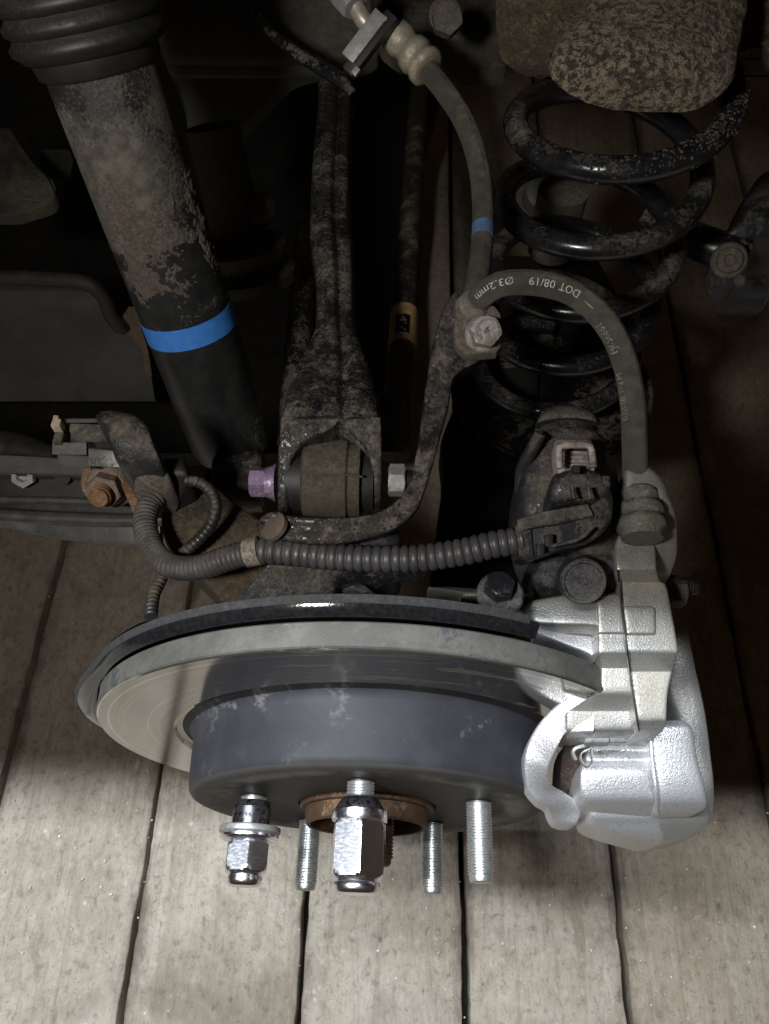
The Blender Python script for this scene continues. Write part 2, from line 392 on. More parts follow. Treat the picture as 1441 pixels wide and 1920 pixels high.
def mat_rotor_face():
    n = NT('rotor_face')
    x = n.n('ShaderNodeSeparateXYZ'); n.l(n.tc.outputs['Object'], x.inputs[0])
    r = n.math('SQRT', n.math('ADD', n.math('POWER', x.outputs[0], 2.), n.math('POWER', x.outputs[2], 2.)))
    cv = n.n('ShaderNodeCombineXYZ'); n.l(r, cv.inputs[0])
    g = n.noise(2600, 5, .75, cv.outputs[0]); g2 = n.noise(420, 3, .6, cv.outputs[0])
    a = n.noise(30, 5, .6); an = n.math('ARCTAN2', x.outputs[2], x.outputs[0])
    pv = n.n('ShaderNodeCombineXYZ'); n.l(n.math('MULTIPLY', r, 90.), pv.inputs[0]); n.l(n.math('MULTIPLY', an, 1.7), pv.inputs[1])
    b = n.noise(1.6, 6, .68, pv.outputs[0], .4)
    sm = n.ramp(b, .54, .70)
    col = n.mix(g, (.27, .258, .237), (.43, .412, .38))
    col = n.mix(n.ramp(g2, .55, .66), col, (.66, .645, .61))
    sm = n.math('MULTIPLY', sm, n.ramp(n.math('MULTIPLY', x.outputs[0], 1.), -.07, -.01))
    col = n.mix(n.math('MULTIPLY', sm, .7), col, (.30, .215, .135))
    n.bump(g, .10, .00010)
    n.b.inputs['Anisotropic'].default_value = .3
    return n.fin(col, n.mixf(sm, n.mixf(a, .075, .12), .45), n.mixf(sm, .95, .45))
m_rotorface = mat_rotor_face()
def mat_hat():
    n = NT('hat_paint'); a = n.noise(42, 5, .6); b = n.noise(700, 4, .7); c = n.noise(22, 6, .7, n.mapping((1, 1, 1)))
    x = n.n('ShaderNodeSeparateXYZ'); n.l(n.tc.outputs['Object'], x.inputs[0])
    r = n.math('SQRT', n.math('ADD', n.math('POWER', x.outputs[0], 2.), n.math('POWER', x.outputs[2], 2.)))
    x = n.n('ShaderNodeSeparateXYZ'); n.l(n.tc.outputs['Object'], x.inputs[0])
    col = n.mix(n.ramp(a, .3, .7), (.022, .0225, .0265), (.030, .0305, .035))
    cy = n.n('ShaderNodeCombineXYZ'); n.l(n.math('MULTIPLY', x.outputs[1], 1.), cy.inputs[0])
    ln = n.noise(900, 4, .8, cy.outputs[0])
    sc = n.ramp(n.math('ADD', n.math('MULTIPLY', n.noise(48, 4, .55), .72), n.math('MULTIPLY', n.noise(300, 5, .75), .28)), .575, .66)
    col = n.mix(n.math('MULTIPLY', n.ramp(ln, .60, .68), .35), col, (.075, .075, .08))
    col = n.mix(n.math('MULTIPLY', n.ramp(n.noise(26, 6, .65), .5, .7), .4), col, (.05, .05, .054))
    col = n.mix(n.math('MULTIPLY', sc, .34), col, (.20, .20, .205))
    col = n.mix(n.math('MULTIPLY', n.ramp(b, .67, .73), .5), col, (.20, .195, .19))
    # scuffed wear ring where the wheel seats on the front face
    ring = n.math('MULTIPLY', n.math('MULTIPLY', n.ramp(r, .066, .071), n.ramp(n.math('SUBTRACT', .16, r), .077, .084)), n.ramp(c, .42, .56))
    front = n.ramp(n.math('MULTIPLY', x.outputs[1], -1.), -.002, -.001)
    col = n.mix(n.math('MULTIPLY', n.math('MULTIPLY', ring, front), .9), col, (.42, .385, .32))
    col = n.mix(n.math('MULTIPLY', front, .6), col, (.062, .057, .050))
    n.bump(n.math('ADD', b, n.math('MULTIPLY', sc, .5)), .12, .0003)
    return n.fin(col, n.mixf(sc, .56, .75), 0., Specular_IOR_Level=.16)
m_hat = mat_hat()
def mat_wood():
    n = NT('plank_wood')
    oi = n.n('ShaderNodeObjectInfo'); rnd = oi.outputs['Random']
    mp = n.mapping((1, 1, 1)); cx = n.n('ShaderNodeCombineXYZ'); 
    n.l(n.math('MULTIPLY', rnd, 31.), cx.inputs[0]); n.l(n.math('MULTIPLY', rnd, 17.), cx.inputs[1]); n.l(cx.outputs[0], mp.node.inputs['Location'])
    def m2(sc):
        y = n.n('ShaderNodeMapping'); n.l(mp, y.inputs[0]); y.inputs['Scale'].default_value = sc; return y.outputs[0]
    g = n.noise(70, 8, .68, m2((1, .06, 1)), .8); fine = n.noise(420, 6, .72, m2((1, .10, 1)))
    bl = n.noise(9, 7, .62, m2((1, .7, 1)), .4); bl2 = n.noise(38, 7, .70, m2((1, .7, 1)), .5); sp = n.noise(135, 6, .7, m2((1, .8, 1)), .3); sp2 = n.noise(480, 4, .65, mp)
    col = n.mix(n.ramp(bl, .30, .70), (.33, .275, .205), (.45, .40, .325))
    col = n.mix(n.math('MULTIPLY', n.ramp(bl2, .50, .66), .5), col, (.23, .19, .142))
    col = n.mix(n.math('MULTIPLY', n.ramp(bl2, .50, .32), .3), col, (.54, .495, .42))
    col = n.mix(n.math('MULTIPLY', n.ramp(g, .50, .68), .42), col, (.17, .138, .10))
    col = n.mix(n.math('MULTIPLY', n.ramp(fine, .50, .70), .38), col, (.15, .125, .095))
    col = n.mix(n.math('MULTIPLY', n.ramp(sp, .51, .68), .66), col, (.17, .14, .105))
    col = n.mix(n.math('MULTIPLY', n.ramp(sp, .45, .32), .34), col, (.58, .54, .47))
    col = n.mix(n.math('MULTIPLY', n.ramp(sp2, .60, .68), .6), col, (.085, .07, .055))
    vo = n.n('ShaderNodeTexVoronoi'); vo.inputs['Scale'].default_value = 62; n.l(m2((1, .8, 1)), vo.inputs['Vector'])
    spot = n.math('MULTIPLY', n.ramp(vo.outputs['Distance'], .17, .08), n.ramp(n.noise(25, 3, .6, mp), .48, .62))
    col = n.mix(n.math('MULTIPLY', spot, .65), col, n.mix(n.ramp(n.noise(31, 2, .5, mp), .48, .52), (.60, .58, .54), (.10, .082, .062)))
    st = n.ramp(n.noise(5.5, 6, .65, mp, .6), .54, .70)
    col = n.mix(n.math('MULTIPLY', st, .5), col, (.125, .092, .062))
    ux = n.n('ShaderNodeSeparateXYZ'); n.l(n.tc.outputs['UV'], ux.inputs[0])
    ed = n.math('ABSOLUTE', n.math('SUBTRACT', ux.outputs[0], .5))
    ed = n.math('ADD', ed, n.math('MULTIPLY', n.math('SUBTRACT', n.noise(16, 6, .7, m2((1, .5, 1))), .5), .42))
    col = n.mix(n.math('MULTIPLY', n.ramp(ed, .43, .54), .72), col, (.085, .062, .043))
    hsv = n.n('ShaderNodeHueSaturation'); hsv.inputs['Saturation'].default_value = .85; n.l(col, hsv.inputs['Color'])
    n.l(n.math('ADD', .92, n.math('MULTIPLY', rnd, .14)), hsv.inputs['Value'])
    tint = n.n('ShaderNodeMix', data_type='RGBA', blend_type='MULTIPLY'); tint.inputs[0].default_value = 1; n.l(hsv.outputs[0], tint.inputs[6]); n.l(oi.outputs['Color'], tint.inputs[7])
    nb = n.bump(n.math('ADD', n.math('MULTIPLY', g, -1.), n.math('MULTIPLY', sp, -.7)), .45, .0015)
    n.bump(n.math('MULTIPLY', fine, -1.), .5, .0006, nb)
    return n.fin(tint.outputs[2], .82, 0.)
m_wood = mat_wood()
m_gap = dirty('gap_dirt', (.008, .006, .004), (.02, .015, .01), .5, .7, 40, .95, up=0)
m_grit = dirty('floor_grit', (.42, .40, .36), (.62, .60, .56), .45, .6, 40, .5, up=0)
m_mudclump = dirty('mud_clump', (.05, .04, .033), (.135, .108, .09), .35, .62, 400, .95, up=0, bst=1)

# ================================================================ FLOOR
def floor_x(px, py):                       # world x where the line of sight meets the floor
    w = TILT.to_3x3() @ Vector(ray(px, py)); c = TILT @ Vector(CP); t = (FLOOR_Z-c.z)/w.z
    return c.x+t*w.x, c.y+t*w.y
edges = sorted([floor_x(225, 1920)[0], floor_x(559, 1915)[0], floor_x(872, 1900)[0], floor_x(1180, 1915)[0], floor_x(60, 1250)[0], floor_x(1345, 1030)[0]])
while edges[0] > -1.3: edges.insert(0, edges[0]-random.uniform(.140, .160))
while edges[-1] < 1.4: edges.append(edges[-1]+random.uniform(.140, .160))
fl = bpy.data.objects.new('floor', None); COL.objects.link(fl); fl.location = (0, 0, FLOOR_Z)
fl['label'] = 'worn grey wooden plank floor beneath the brake'; fl['kind'] = 'structure'
def raw(name, V, Fs, mat, parent=None, uv=None):
    me = bpy.data.meshes.new(name); me.from_pydata([tuple(v) for v in V], [], Fs); me.materials.append(mat)
    me.polygons.foreach_set('use_smooth', [True]*len(me.polygons)); me.set_sharp_from_angle(angle=rad(50))
    if uv is not None:
        l = me.uv_layers.new(name='UVMap'); idx = np.empty(len(me.loops), int); me.loops.foreach_get('vertex_index', idx); l.data.foreach_set('uv', np.array(uv)[idx].ravel())
    o = bpy.data.objects.new(name, me); COL.objects.link(o); o.parent = parent; return o
for i in range(len(edges)-1):
    x0, x1 = edges[i]+.0018, edges[i+1]-.0018; vis = -.55 < (x0+x1)/2 < .6
    ys = np.r_[np.linspace(-.6, .6, 150 if vis else 12), np.linspace(.62, 2.6, 40 if vis else 6)]
    V = []; h = random.uniform(-.0012, .0012); e0 = e1 = 0; w0 = rng.normal(0, .0006, len(ys)); w1 = rng.normal(0, .0006, len(ys))
    for k, y in enumerate(ys):
        e0 = e0*.9+w0[k]; e1 = e1*.9+w1[k]; b = .0016
        a, c = x0+abs(e0)*.8, x1-abs(e1)*.8
        V += [(a, y, -.028), (a, y, h-b), (a+b*.35, y, h-b*.35), (a+b, y, h), ((a+c)/2, y, h+.0006), (c-b, y, h), (c-b*.35, y, h-b*.35), (c, y, h-b), (c, y, -.028)]
    m = 9; Fs = [[k*m+j, (k+1)*m+j, (k+1)*m+j+1, k*m+j+1] for k in range(len(ys)-1) for j in range(m-1)]
    Fs = [q[::-1] for q in Fs]; Fs += [list(range(m)), [(len(ys)-1)*m+j for j in range(m)][::-1]]
    o = raw('plank', V, Fs, m_wood, fl, [((v[0]-x0)/(x1-x0), v[1]) for v in V])
    o.color = (.80, .755, .70, 1) if .12 < x0 < .27 else (.86, .82, .76, 1) if x0 > .27 else (.70, .63, .55, 1) if x0 > .4 else (1, .985, .965, 1)
sub = raw('ground', [(-3, -2, FLOOR_Z-.03), (3, -2, FLOOR_Z-.03), (3, 4, FLOOR_Z-.03), (-3, 4, FLOOR_Z-.03)], [[0, 1, 2, 3]], m_gap)
sub['kind'] = 'structure'; sub['label'] = 'dark ground under the plank joints'
pts = np.c_[rng.uniform(-.45, .5, 700), rng.uniform(-.2, .35, 700), np.full(700, FLOOR_Z+.0010)]
gv, gf = grains(pts, np.tile([0, 0, 1.], (700, 1)), .0014, .3)
g = raw('grit', gv, gf, m_grit); g['kind'] = 'stuff'; g['label'] = 'pale grit scattered over the wooden planks'

# ================================================================ BRAKE DISC
RD, RH, YF, YB = .13795, .0889, .0309, .0423
disc = thing('brake_disc', 'large steel brake disc with dark grey drum hat in its middle', 'brake disc', (0, 0, 0))
AY = (0, 1, 0)
obj('rotor_edge', lathe([(YF+.0006, RD-.0006), (YF+.0012, RD), (YB-.0008, RD), (YB, RD-.0008), (YB, .075)], (0, 0, 0), AY, 200, closed=False), m_rotoredge, disc, sharp=30)
obj('friction_face', lathe([(YF+.0006, RD-.0006), (YF, RD-.0014), (YF, .12), (YF, .1005), (YF+.0018, .0995), (YF+.0022, .0965)], (0, 0, 0), AY, 200, closed=False), m_rotorface, disc, sharp=30)
hat = [(YF+.0022, .0965), (YF+.0010, .0935), (YF-.001, .0912), (YF-.004, .0902), (.0075, .0893), (.0062, .0890), (.0045, .0890), (.0022, .0884), (.0008, .0872), (0, .0850), (-.0002, .078), (0, .071), (.0006, .0695), (.0006, .0345), (.002, .0338), (.02, .0338)]
obj('drum_hat', lathe(hat, (0, 0, 0), AY, 160, closed=False), m_hat, disc, sharp=50)

hub = thing('wheel_hub', 'rusty wheel hub with threaded studs poking through the drum hat', 'wheel hub', (0, 0, 0))
obj('hub_rim', lathe([(.006, .034), (-.001, .0335), (-.0016, .0325), (-.0016, .0308), (-.0086, .0302), (-.0096, .0292), (-.0093, .0278), (.012, .0270)], (0, 0, 0), AY, 96, closed=False), m_rust, hub, sharp=30)
obj('hub_bore', lathe([(.011, .0275), (.011, .004), (.010, .003)], (0, 0, 0), AY, 40, closed=True), m_rustdark, hub)
obj('axle_nut', hexbolt((.004, .011, .002), (0, -1, 0), .030, .014), m_rustdark, hub)
def threads(o, axis, r, length, pitch, seg=28, start=0.0):
    prof = [(0, r*.9)]; n = int((length-start-.002)/pitch)
    if start: prof += [(0, r*.97), (start, r*.97)]
    for k in range(n):
        h = start+k*pitch
        prof += [(h+pitch*.10, r*.90), (h+pitch*.42, r), (h+pitch*.62, r), (h+pitch*.95, r*.90)]
    prof += [(length-.0012, r*.88), (length-.0004, r*.84), (length, r*.76)]
    return lathe(prof, o, axis, seg)
obj('axle_end', threads((.004, -.003, .002), (0, -1, 0), .0095, .024, .0016), m_rust, hub)
PCR = .05715; SA = [rad(162+1.3), rad(90+1.3), rad(18+1.3), rad(-54+1.3), rad(-126+1.3)]
SP = [np.array([PCR*math.cos(a), 0, PCR*math.sin(a)]) for a in SA]
for k, p in enumerate(SP):
    lo = .0346 if k != 3 else .0346
    obj('wheel_stud', threads(p+np.array([0, .002, 0]), (0, -1, 0), .0061, lo+.002, .00135), m_zinc, hub, sharp=25)
    obj('stud_hole', lathe([(.0008, .0084), (.0005, .0082), (.0015, .0072), (.006, .0066)], p+np.array([0, 0, 0]), AY, 32, closed=False), m_gap, hub)

# short flat-seat nut with washer, hanging part way on the left stud
p = SP[0]; D = (0, -1, 0)
n1 = thing('wheel_nut', 'short chrome wheel nut with a loose grey washer on its dark shank', 'wheel nut', p+np.array([0, -.012, 0]), 'chrome nuts on the studs')
hx = (.0, 0, 1)
obj('shank', lathe([(.0015, .0058), (.0020, .0078), (.0035, .0086), (.0048, .0088), (.0052, .0091), (.0155, .0091), (.0155, .006)], p, D, 48), m_gun, n1, sharp=30)
obj('washer', lathe([(.0135, .0093), (.0135, .0138), (.0139, .0145), (.0150, .0147), (.0162, .0145), (.0166, .0138), (.0166, .0093)], p, D, 64, closed=False), m_washerz, n1, sharp=30)
obj('flange', lathe([(.0168, .009), (.0168, .0134), (.0174, .0140), (.0184, .0139), (.0194, .0128), (.0200, .0116), (.0202, .010)], p, D, 64), m_chrome, n1, sharp=40)
def cnut(p, h0, h1, af, rot, top):
    R = af/2/math.cos(math.pi/6); a = af/2; c = (R-a)
    prof = [(h0, a*.97), (h0+c*.45, a+c*.35), (h0+c*1.0, a+c*.75), (h0+c*1.7, R), (h0+c*2, R)]
    m = np.linspace(h0+c*2, h1-c*2, 4)[1:-1]
    prof += [(float(q), R) for q in m] + [(h1-c*2, R), (h1-c*1.7, R), (h1-c*1.0, a+c*.75), (h1-c*.45, a+c*.35), (h1, a*.97)]
    return lathe(prof, p, D, 144, (0, 0, 1), a, rot)
obj('hex_body', cnut(p, .0198, .0335, .0188, rad(-11), 0), m_chrome, n1, sharp=22)
obj('nut_cap', lathe([(.0333, .0085), (.0338, .0080), (.0350, .0079), (.0360, .0081), (.0378, .0079), (.0388, .0071), (.0392, .0050)], p, D, 64), m_chrome, n1, sharp=50)
p = SP[1]
n2 = thing('wheel_nut', 'long chrome wheel nut with conical seat over the rusty hub centre', 'wheel nut', p+np.array([0, -.02, 0]), 'chrome nuts on the studs')
obj('cone_seat', lathe([(.0062, .0062), (.0064, .0072), (.0070, .0080), (.0108, .0106), (.0112, .0106)], p, D, 64), m_gun, n2, sharp=40)
obj('flange', lathe([(.0110, .0080), (.0112, .0108), (.0122, .0119), (.0150, .0119), (.0160, .0116), (.0164, .0100)], p, D, 64), m_chrome, n2, sharp=40)
obj('hex_body', cnut(p, .0150, .0385, .0208, rad(-7), 0), m_chrome, n2, sharp=22)
obj('nut_cap', lathe([(.0380, .0098), (.0388, .0094), (.0395, .0092), (.0402, .0097), (.0425, .0096), (.0437, .0088), (.0441, .006)], p, D, 64), m_chrome, n2, sharp=50)

# ================================================================ DUST SHIELD
def arc_lathe(prof, a0, a1, n=120, wob=0):
    V = []; Fs = []; m = len(prof); th = np.linspace(a0, a1, n)
    for t in th:
        u = min(1, max(0, (t-rad(150))/rad(38))); u = u*u*(3-2*u)*wob
        for h, r in prof:
            q = r+(u*(.007+.011*min(1, max(0, (r-.137)/.005))) if r > .125 else 0); V.append((q*math.cos(t), h-(u*.003 if r > .125 else 0), q*math.sin(t)))
    for i in range(n-1):
        for j in range(m): Fs.append([i*m+j, i*m+(j+1) % m, (i+1)*m+(j+1) % m, (i+1)*m+j])
    Fs += [list(range(m)), [(n-1)*m+j for j in range(m)][::-1]]
    return np.array(V), Fs
sh = thing('dust_shield', 'black curved splash shield behind the brake disc with dusty rim', 'splash shield', (0, .05, .1))
obj('rim', arc_lathe([(.0442, .1372), (.0436, .1378), (.0438, .1388), (.0456, .1404), (.0480, .1419), (.0492, .1421), (.0500, .1405), (.0520, .080), (.0512, .080), (.0484, .1395), (.0462, .1382)], rad(61), rad(203), wob=1), m_shield, sh, sharp=50)
obj('dusty_edge', arc_lathe([(.0478, .1418), (.0486, .1427), (.0508, .1432), (.0514, .1420), (.0490, .1405)], rad(63), rad(202), wob=1), m_shielddust, sh, sharp=50)
obj('sensor_bulge', loft(yrows([(1158, 288, 322, .100), (1166, 262, 340, .097), (1180, 235, 330, .090), (1200, 205, 270, .078)]), .012, .003), m_shield, sh)

# ================================================================ CALIPER BRACKET
br = thing('caliper_bracket', 'cast aluminium caliper bracket arching over the edge of the disc', 'caliper bracket', at(1170, 1220, .33))
right_rows = [(988, 1170, 1212, .118), (1000, 1158, 1224, .121), (1030, 1153, 1229, .1215), (1062, 1155, 1231, .1215), (1074, 1157, 1232, .1195), (1090, 1158, 1238, .1135), (1100, 1159, 1250, .1125), (1160, 1167, 1262, .1110), (1200, 1172, 1269, .1095), (1222, 1176, 1271, .1085), (1236, 1178, 1266, .1045), (1256, 1180, 1261, .0985), (1266, 1182, 1259, .0975), (1300, 1187, 1252, .0965), (1345, 1194, 1250, .0940), (1358, 1196, 1249, .0905), (1370, 1197, 1243, .0845)]
obj('bridge', loft(yrows(right_rows), .030, .0014, n=7), m_alu, br, sharp=60)
obj('boss_pad', loft(yrows([(1136, 1166, 1222, .1119), (1142, 1168, 1229, .1125), (1165, 1171, 1230, .1119), (1185, 1173, 1230, .1112), (1192, 1174, 1226, .1098)]), .004, .0015), m_alu, br, sharp=60)
left_rows = [(1112, 1120, 1162.5, 0.1102), (1120, 1119, 1163.5, 0.1122), (1150, 1120, 1167.5, 0.1117), (1184, 1121, 1172.5, 0.1107), (1190, 1121, 1173.5, 0.1092), (1222, 1122, 1176.5, 0.1082), (1232, 1124, 1178.5, 0.1047), (1250, 1126, 1180.5, 0.0987), (1258, 1127, 1182.5, 0.0977), (1290, 1124, 1186.5, 0.0962), (1304, 1110, 1189.5, 0.0942), (1316, 1090, 1191.5, 0.0892), (1332, 1066, 1194.5, 0.0852), (1340, 1062, 1195.5, 0.0847), (1366, 1062, 1198.5, 0.0827), (1374, 1064, 1199.5, 0.0802)]
obj('web', loft(yrows(left_rows), .024, .0012, n=7), m_alu, br, sharp=60)
obj('inner_arm', loft(xrows([(972, 1136, 1143, .103), (990, 1128, 1158, .1055), (1010, 1122, 1168, .1075), (1060, 1114, 1170, .1095), (1105, 1110, 1172, .110), (1124, 1109, 1174, .110)]), .010, .0016, n=7), m_alu, br, sharp=60)
obj('gusset', loft(xrows([(1003, 1164, 1186, .103), (1030, 1168, 1196, .1005), (1070, 1172, 1212, .0985), (1105, 1174, 1226, .0975), (1124, 1178, 1244, .097)]), .012, .0012, n=7), m_alubright, br, sharp=60)
obj('parting_seam', tube([atz(1157, 1070, .1218), atz(1160, 1092, .1152), atz(1164, 1130, .1132), atz(1166, 1150, .1130), atz(1172, 1190, .1118), atz(1176, 1224, .1098), atz(1180, 1254, .1000), atz(1186, 1300, .0980), atz(1194, 1352, .0938), atz(1197, 1370, .0868)], .00038, 8, .002), m_darker, br)
hk = [((1112, 1298), (1112, 1372), .0845), ((1078, 1304), (1078, 1373), .083), ((1048, 1317), (1060, 1374), .080), ((1012, 1353), (1044, 1402), .075), ((990, 1392), (1031, 1430), .069), ((982, 1430), (1027, 1449), .0645), ((988, 1475), (1034, 1471), .058, .056), ((1008, 1502), (1055, 1484), .0535, .046), ((1026, 1514), (1078, 1500), .0475, .039), ((1031, 1528), (1089, 1521), .040, .036), ((1040, 1543), (1082, 1543), .034), ((1056, 1550), (1072, 1550), .030)]
obj('outer_hook', loft(hk, .011, .0014, n=7), m_alubright, br, sharp=60)

# ================================================================ CALIPER
ca = thing('brake_caliper', 'bright silver cast brake caliper body clamped over the disc edge', 'brake caliper', at(1200, 1450, .35))
fr = [(1392, 1112, 1216, .0560), (1400, 1104, 1217, .0590), (1408, 1100, 1218, .0600), (1424, 1096, 1219, .0580), (1434, 1090, 1220, .0585), (1450, 1087, 1222, .0590), (1480, 1088, 1227, .0565), (1500, 1094, 1230, .0535), (1511, 1106, 1231, .0480), (1522, 1150, 1231, .0410), (1531, 1206, 1230, .0350)]
obj('finger', loft(yrows(fr), .030, .0024, n=7, crown=.0005), m_alubright, ca, sharp=70)
lr = [(1505, 1110, 1235, .040), (1520, 1106, 1238, .0365), (1534, 1107, 1240, .034), (1546, 1116, 1243, .0300), (1560, 1152, 1246, .0255), (1572, 1194, 1246, .020), (1580, 1222, 1244, .014)]
obj('lower_lip', loft(yrows(lr), .03, .003, n=7), m_alubright, ca, sharp=70)
rr = [(1352, 1236, 1288, .0640), (1362, 1218, 1298, .0665), (1380, 1214, 1303, .0660), (1420, 1219, 1309, .0630), (1470, 1227, 1322, .0590), (1500, 1230, 1326, .0550), (1514, 1231, 1325, .0500), (1524, 1230, 1310, .0440), (1531, 1230, 1292, .038)]
obj('back_block', loft(yrows(rr), .030, .0030, n=7, crown=.0008), m_alubright, ca, sharp=70)
r2 = [(1505, 1228, 1332, .041), (1522, 1230, 1334, .037), (1545, 1232, 1330, .031), (1562, 1232, 1312, .0245), (1576, 1230, 1282, .017)]
obj('lower_block', loft(yrows(r2), .03, .004, n=7), m_alu, ca, sharp=70)
r3 = [(1180, 1262, 1292, .070), (1240, 1258, 1306, .066), (1290, 1252, 1318, .060), (1340, 1270, 1328, .056), (1400, 1280, 1336, .050), (1470, 1300, 1342, .044), (1520, 1306, 1340, .036), (1545, 1300, 1330, .028)]
obj('side_wall', loft(yrows(r3), .05, .006, n=7), m_aludark, ca, sharp=70)
obj('casting_flash', tube([atz(1219, 1376, .0672), atz(1222, 1425, .0645), atz(1230, 1488, .0590), atz(1231, 1526, .0430)], .0009, 10, .0015), m_alubright, ca)
ear = [(868, 1182, 1210, .1380), (878, 1172, 1226, .1420), (900, 1172, 1246, .1420), (930, 1172, 1256, .1400), (960, 1190, 1268, .1340), (1000, 1215, 1272, .1260), (1040, 1222, 1270, .1160), (1075, 1226, 1258, .106)]
obj('pin_ear', loft(yrows(ear), .016, .003, n=7), m_aludark, ca, sharp=60)
bo = at(1196, 920, .318); bd = at(1203, 1010, .309)-bo
L = np.linalg.norm(bd); pr = []
for h, r in [(0, .0070), (.06, .0082), (.22, .0082), (.30, .0070), (.34, .0094), (.44, .0100), (.54, .0096), (.58, .0082), (.62, .0098), (.72, .0104), (.82, .0100), (.86, .0086), (1., .0082)]: pr.append((h*L, r))
obj('pin_boot', lathe(pr, bo, bd, 40), m_bootrub, ca, sharp=70)
obj('pin_bolt', hexbolt(at(1252, 1108, .345), (1, -.05, 0), .013, .007), m_rustdark, ca)
obj('bolt_tip', threads(at(1266, 1098, .344), (1, -.05, 0), .0042, .010, .0012, 20), m_darker, ca)

# ---- clip and pad glimpsed inside the caliper
cl = thing('pad_clip', 'thin bent steel spring clip under the bracket edge', 'spring clip', at(1130, 1395, .335))
def ribbon(path, w, t=.0006, wd=(0, 0, 1)):
    P, s = resample(spline(path, 8), .0008); T = np.gradient(P, axis=0); T /= np.linalg.norm(T, axis=1)[:, None]
    V = []; 
    for q, tt in zip(P, T):
        n = unit(wd-tt*(tt@np.array(wd))); u = np.cross(n, tt)
        for a, b in ((-1, -1), (1, -1), (1, 1), (-1, 1)): V.append(q+n*a*w/2+u*b*t/2)
    k = len(P); Fs = [[i*4+j, i*4+(j+1) % 4, (i+1)*4+(j+1) % 4, (i+1)*4+j] for i in range(k-1) for j in range(4)]+[[0, 1, 2, 3], [(k-1)*4+j for j in (3, 2, 1, 0)]]
    return np.array(V), Fs
obj('plate', loft(yrows([(1384, 1097, 1140, .0800), (1392, 1096, 1141, .0790), (1397, 1097, 1140, .0765)]), .002, .0004), m_greysteel, cl)
obj('side_plate', loft(yrows([(1384, 1143, 1174, .0795), (1391, 1143, 1174, .0785)]), .002, .0004), m_greysteel, cl)
obj('wire_loop', ribbon(np.array([at(*q) for q in [(1104, 1398, .327), (1106, 1404, .325), (1090, 1412, .325), (1088, 1425, .325), (1098, 1438, .3245), (1108, 1430, .324), (1108, 1412, .325), (1107, 1398, .327)]]), .0022), m_greysteel, cl)
obj('hook_tab', ribbon(np.array([at(*q) for q in [(1100, 1398, .329), (1078, 1404, .329), (1073, 1412, .329), (1077, 1424, .329)]]), .0026, .0012), m_greysteel, cl)
obj('wire_end', ribbon(np.array([at(*q) for q in [(1172, 1390, .326), (1172, 1405, .325), (1180, 1424, .324)]]), .0009, .0005), m_greysteel, cl)
pad = obj('brake_pad', loft(yrows([(1395, 1060, 1125, .060), (1420, 1052, 1110, .052), (1470, 1050, 1095, .040), (1520, 1060, 1100, .02)]), .02, .001), m_rustdark, label='dark brake pad edge glimpsed between silver hook and caliper finger', cat='brake pad')

# ================================================================ PARKING BRAKE MOTOR
mo = thing('brake_motor', 'dusty black plastic parking brake motor behind the caliper', 'brake motor', at(1075, 950, .34))
hs = [(764, 1030, 1085, .1200), (772, 1014, 1108, .1300), (792, 1004, 1122, .1365), (812, 1000, 1132, .1400), (830, 990, 1144, .1390), (860, 978, 1160, .1375), (900, 972, 1168, .1350), (950, 970, 1168, .1310), (1000, 980, 1165, .1240), (1040, 996, 1160, .117)]
obj('housing', loft(yrows(hs), .030, .010, n=7, crown=.004), m_dustplastic, mo, sharp=60)
obj('cap_ridge', loft(yrows([(768, 1018, 1106, .1375), (776, 1010, 1117, .1415), (790, 1005, 1122, .1415), (797, 1006, 1122, .1385)]), .006, .003, crown=.003), m_dustplastic, mo, sharp=60)
ec = [(1036, 1018, 1156, .1130), (1046, 1008, 1158, .1170), (1060, 1004, 1158, .1180), (1078, 1005, 1157, .1150), (1096, 1012, 1154, .1110), (1110, 1024, 1140, .1050), (1117, 1040, 1120, .0990)]
obj('end_cap', loft(yrows(ec), .02, .006, n=7, crown=.002), m_capdust, mo, sharp=60)
ecn = unit((0, -.62, .78)); eco = at(1092, 1090, .3105)
obj('round_boss', lathe([(-.006, .0098), (.0006, .0096), (.0014, .0090), (.0014, .0080), (.0006, .0074), (.0008, .0020), (.0014, .0014), (.0014, .0005)], eco, ecn, 48), m_capdust, mo, sharp=30)
obj('side_rib', tube(px_path([(1012, 812, .318), (992, 850, .322), (978, 880, .327), (974, 920, .331)]), .0028, 12), m_dustplastic, mo)

cn = thing('wiring_connector', 'black electric connector with a grey locking tab plugged into the motor', 'connector', at(1075, 910, .305))
hd = [(884, 1040, 1122, .1480), (892, 1034, 1136, .1510), (910, 1030, 1143, .1510), (935, 1030, 1142, .1480), (950, 1034, 1136, .1440), (958, 1040, 1126, .1395)]
obj('plug_head', loft(yrows(hd), .016, .004, n=7, crown=.003), m_dustplastic, cn, sharp=60)
obj('side_lug', loft(yrows([(892, 1128, 1142, .1525), (905, 1128, 1144, .1525), (918, 1128, 1144, .1500)]), .010, .001), m_dustplastic, cn)
el = [at(982, 1012, .3005), at(1020, 1000, .300), at(1060, 990, .299), at(1095, 978, .299), at(1118, 958, .300)]
obj('elbow', loft([((986, 974), (990, 1048), .2975), ((1015, 966), (1022, 1040), .297), ((1050, 957), (1058, 1028), .2965), ((1085, 950), (1098, 1020), .2965), ((1112, 942), (1124, 1004), .297), ((1132, 925), (1146, 976), .2985), ((1138, 905), (1150, 940), .301)], .016, .0022, mode='d', n=6, down=(0, .35, -.9)), m_plastic, cn, sharp=50)
obj('elbow_top', loft([((968, 974), (970, 1000), .2955), ((1000, 962), (1004, 990), .2945), ((1050, 952), (1054, 982), .294), ((1100, 944), (1112, 968), .295)], .008, .0016, mode='d', n=6, down=(0, .35, -.9)), m_dustplastic, cn, sharp=50)
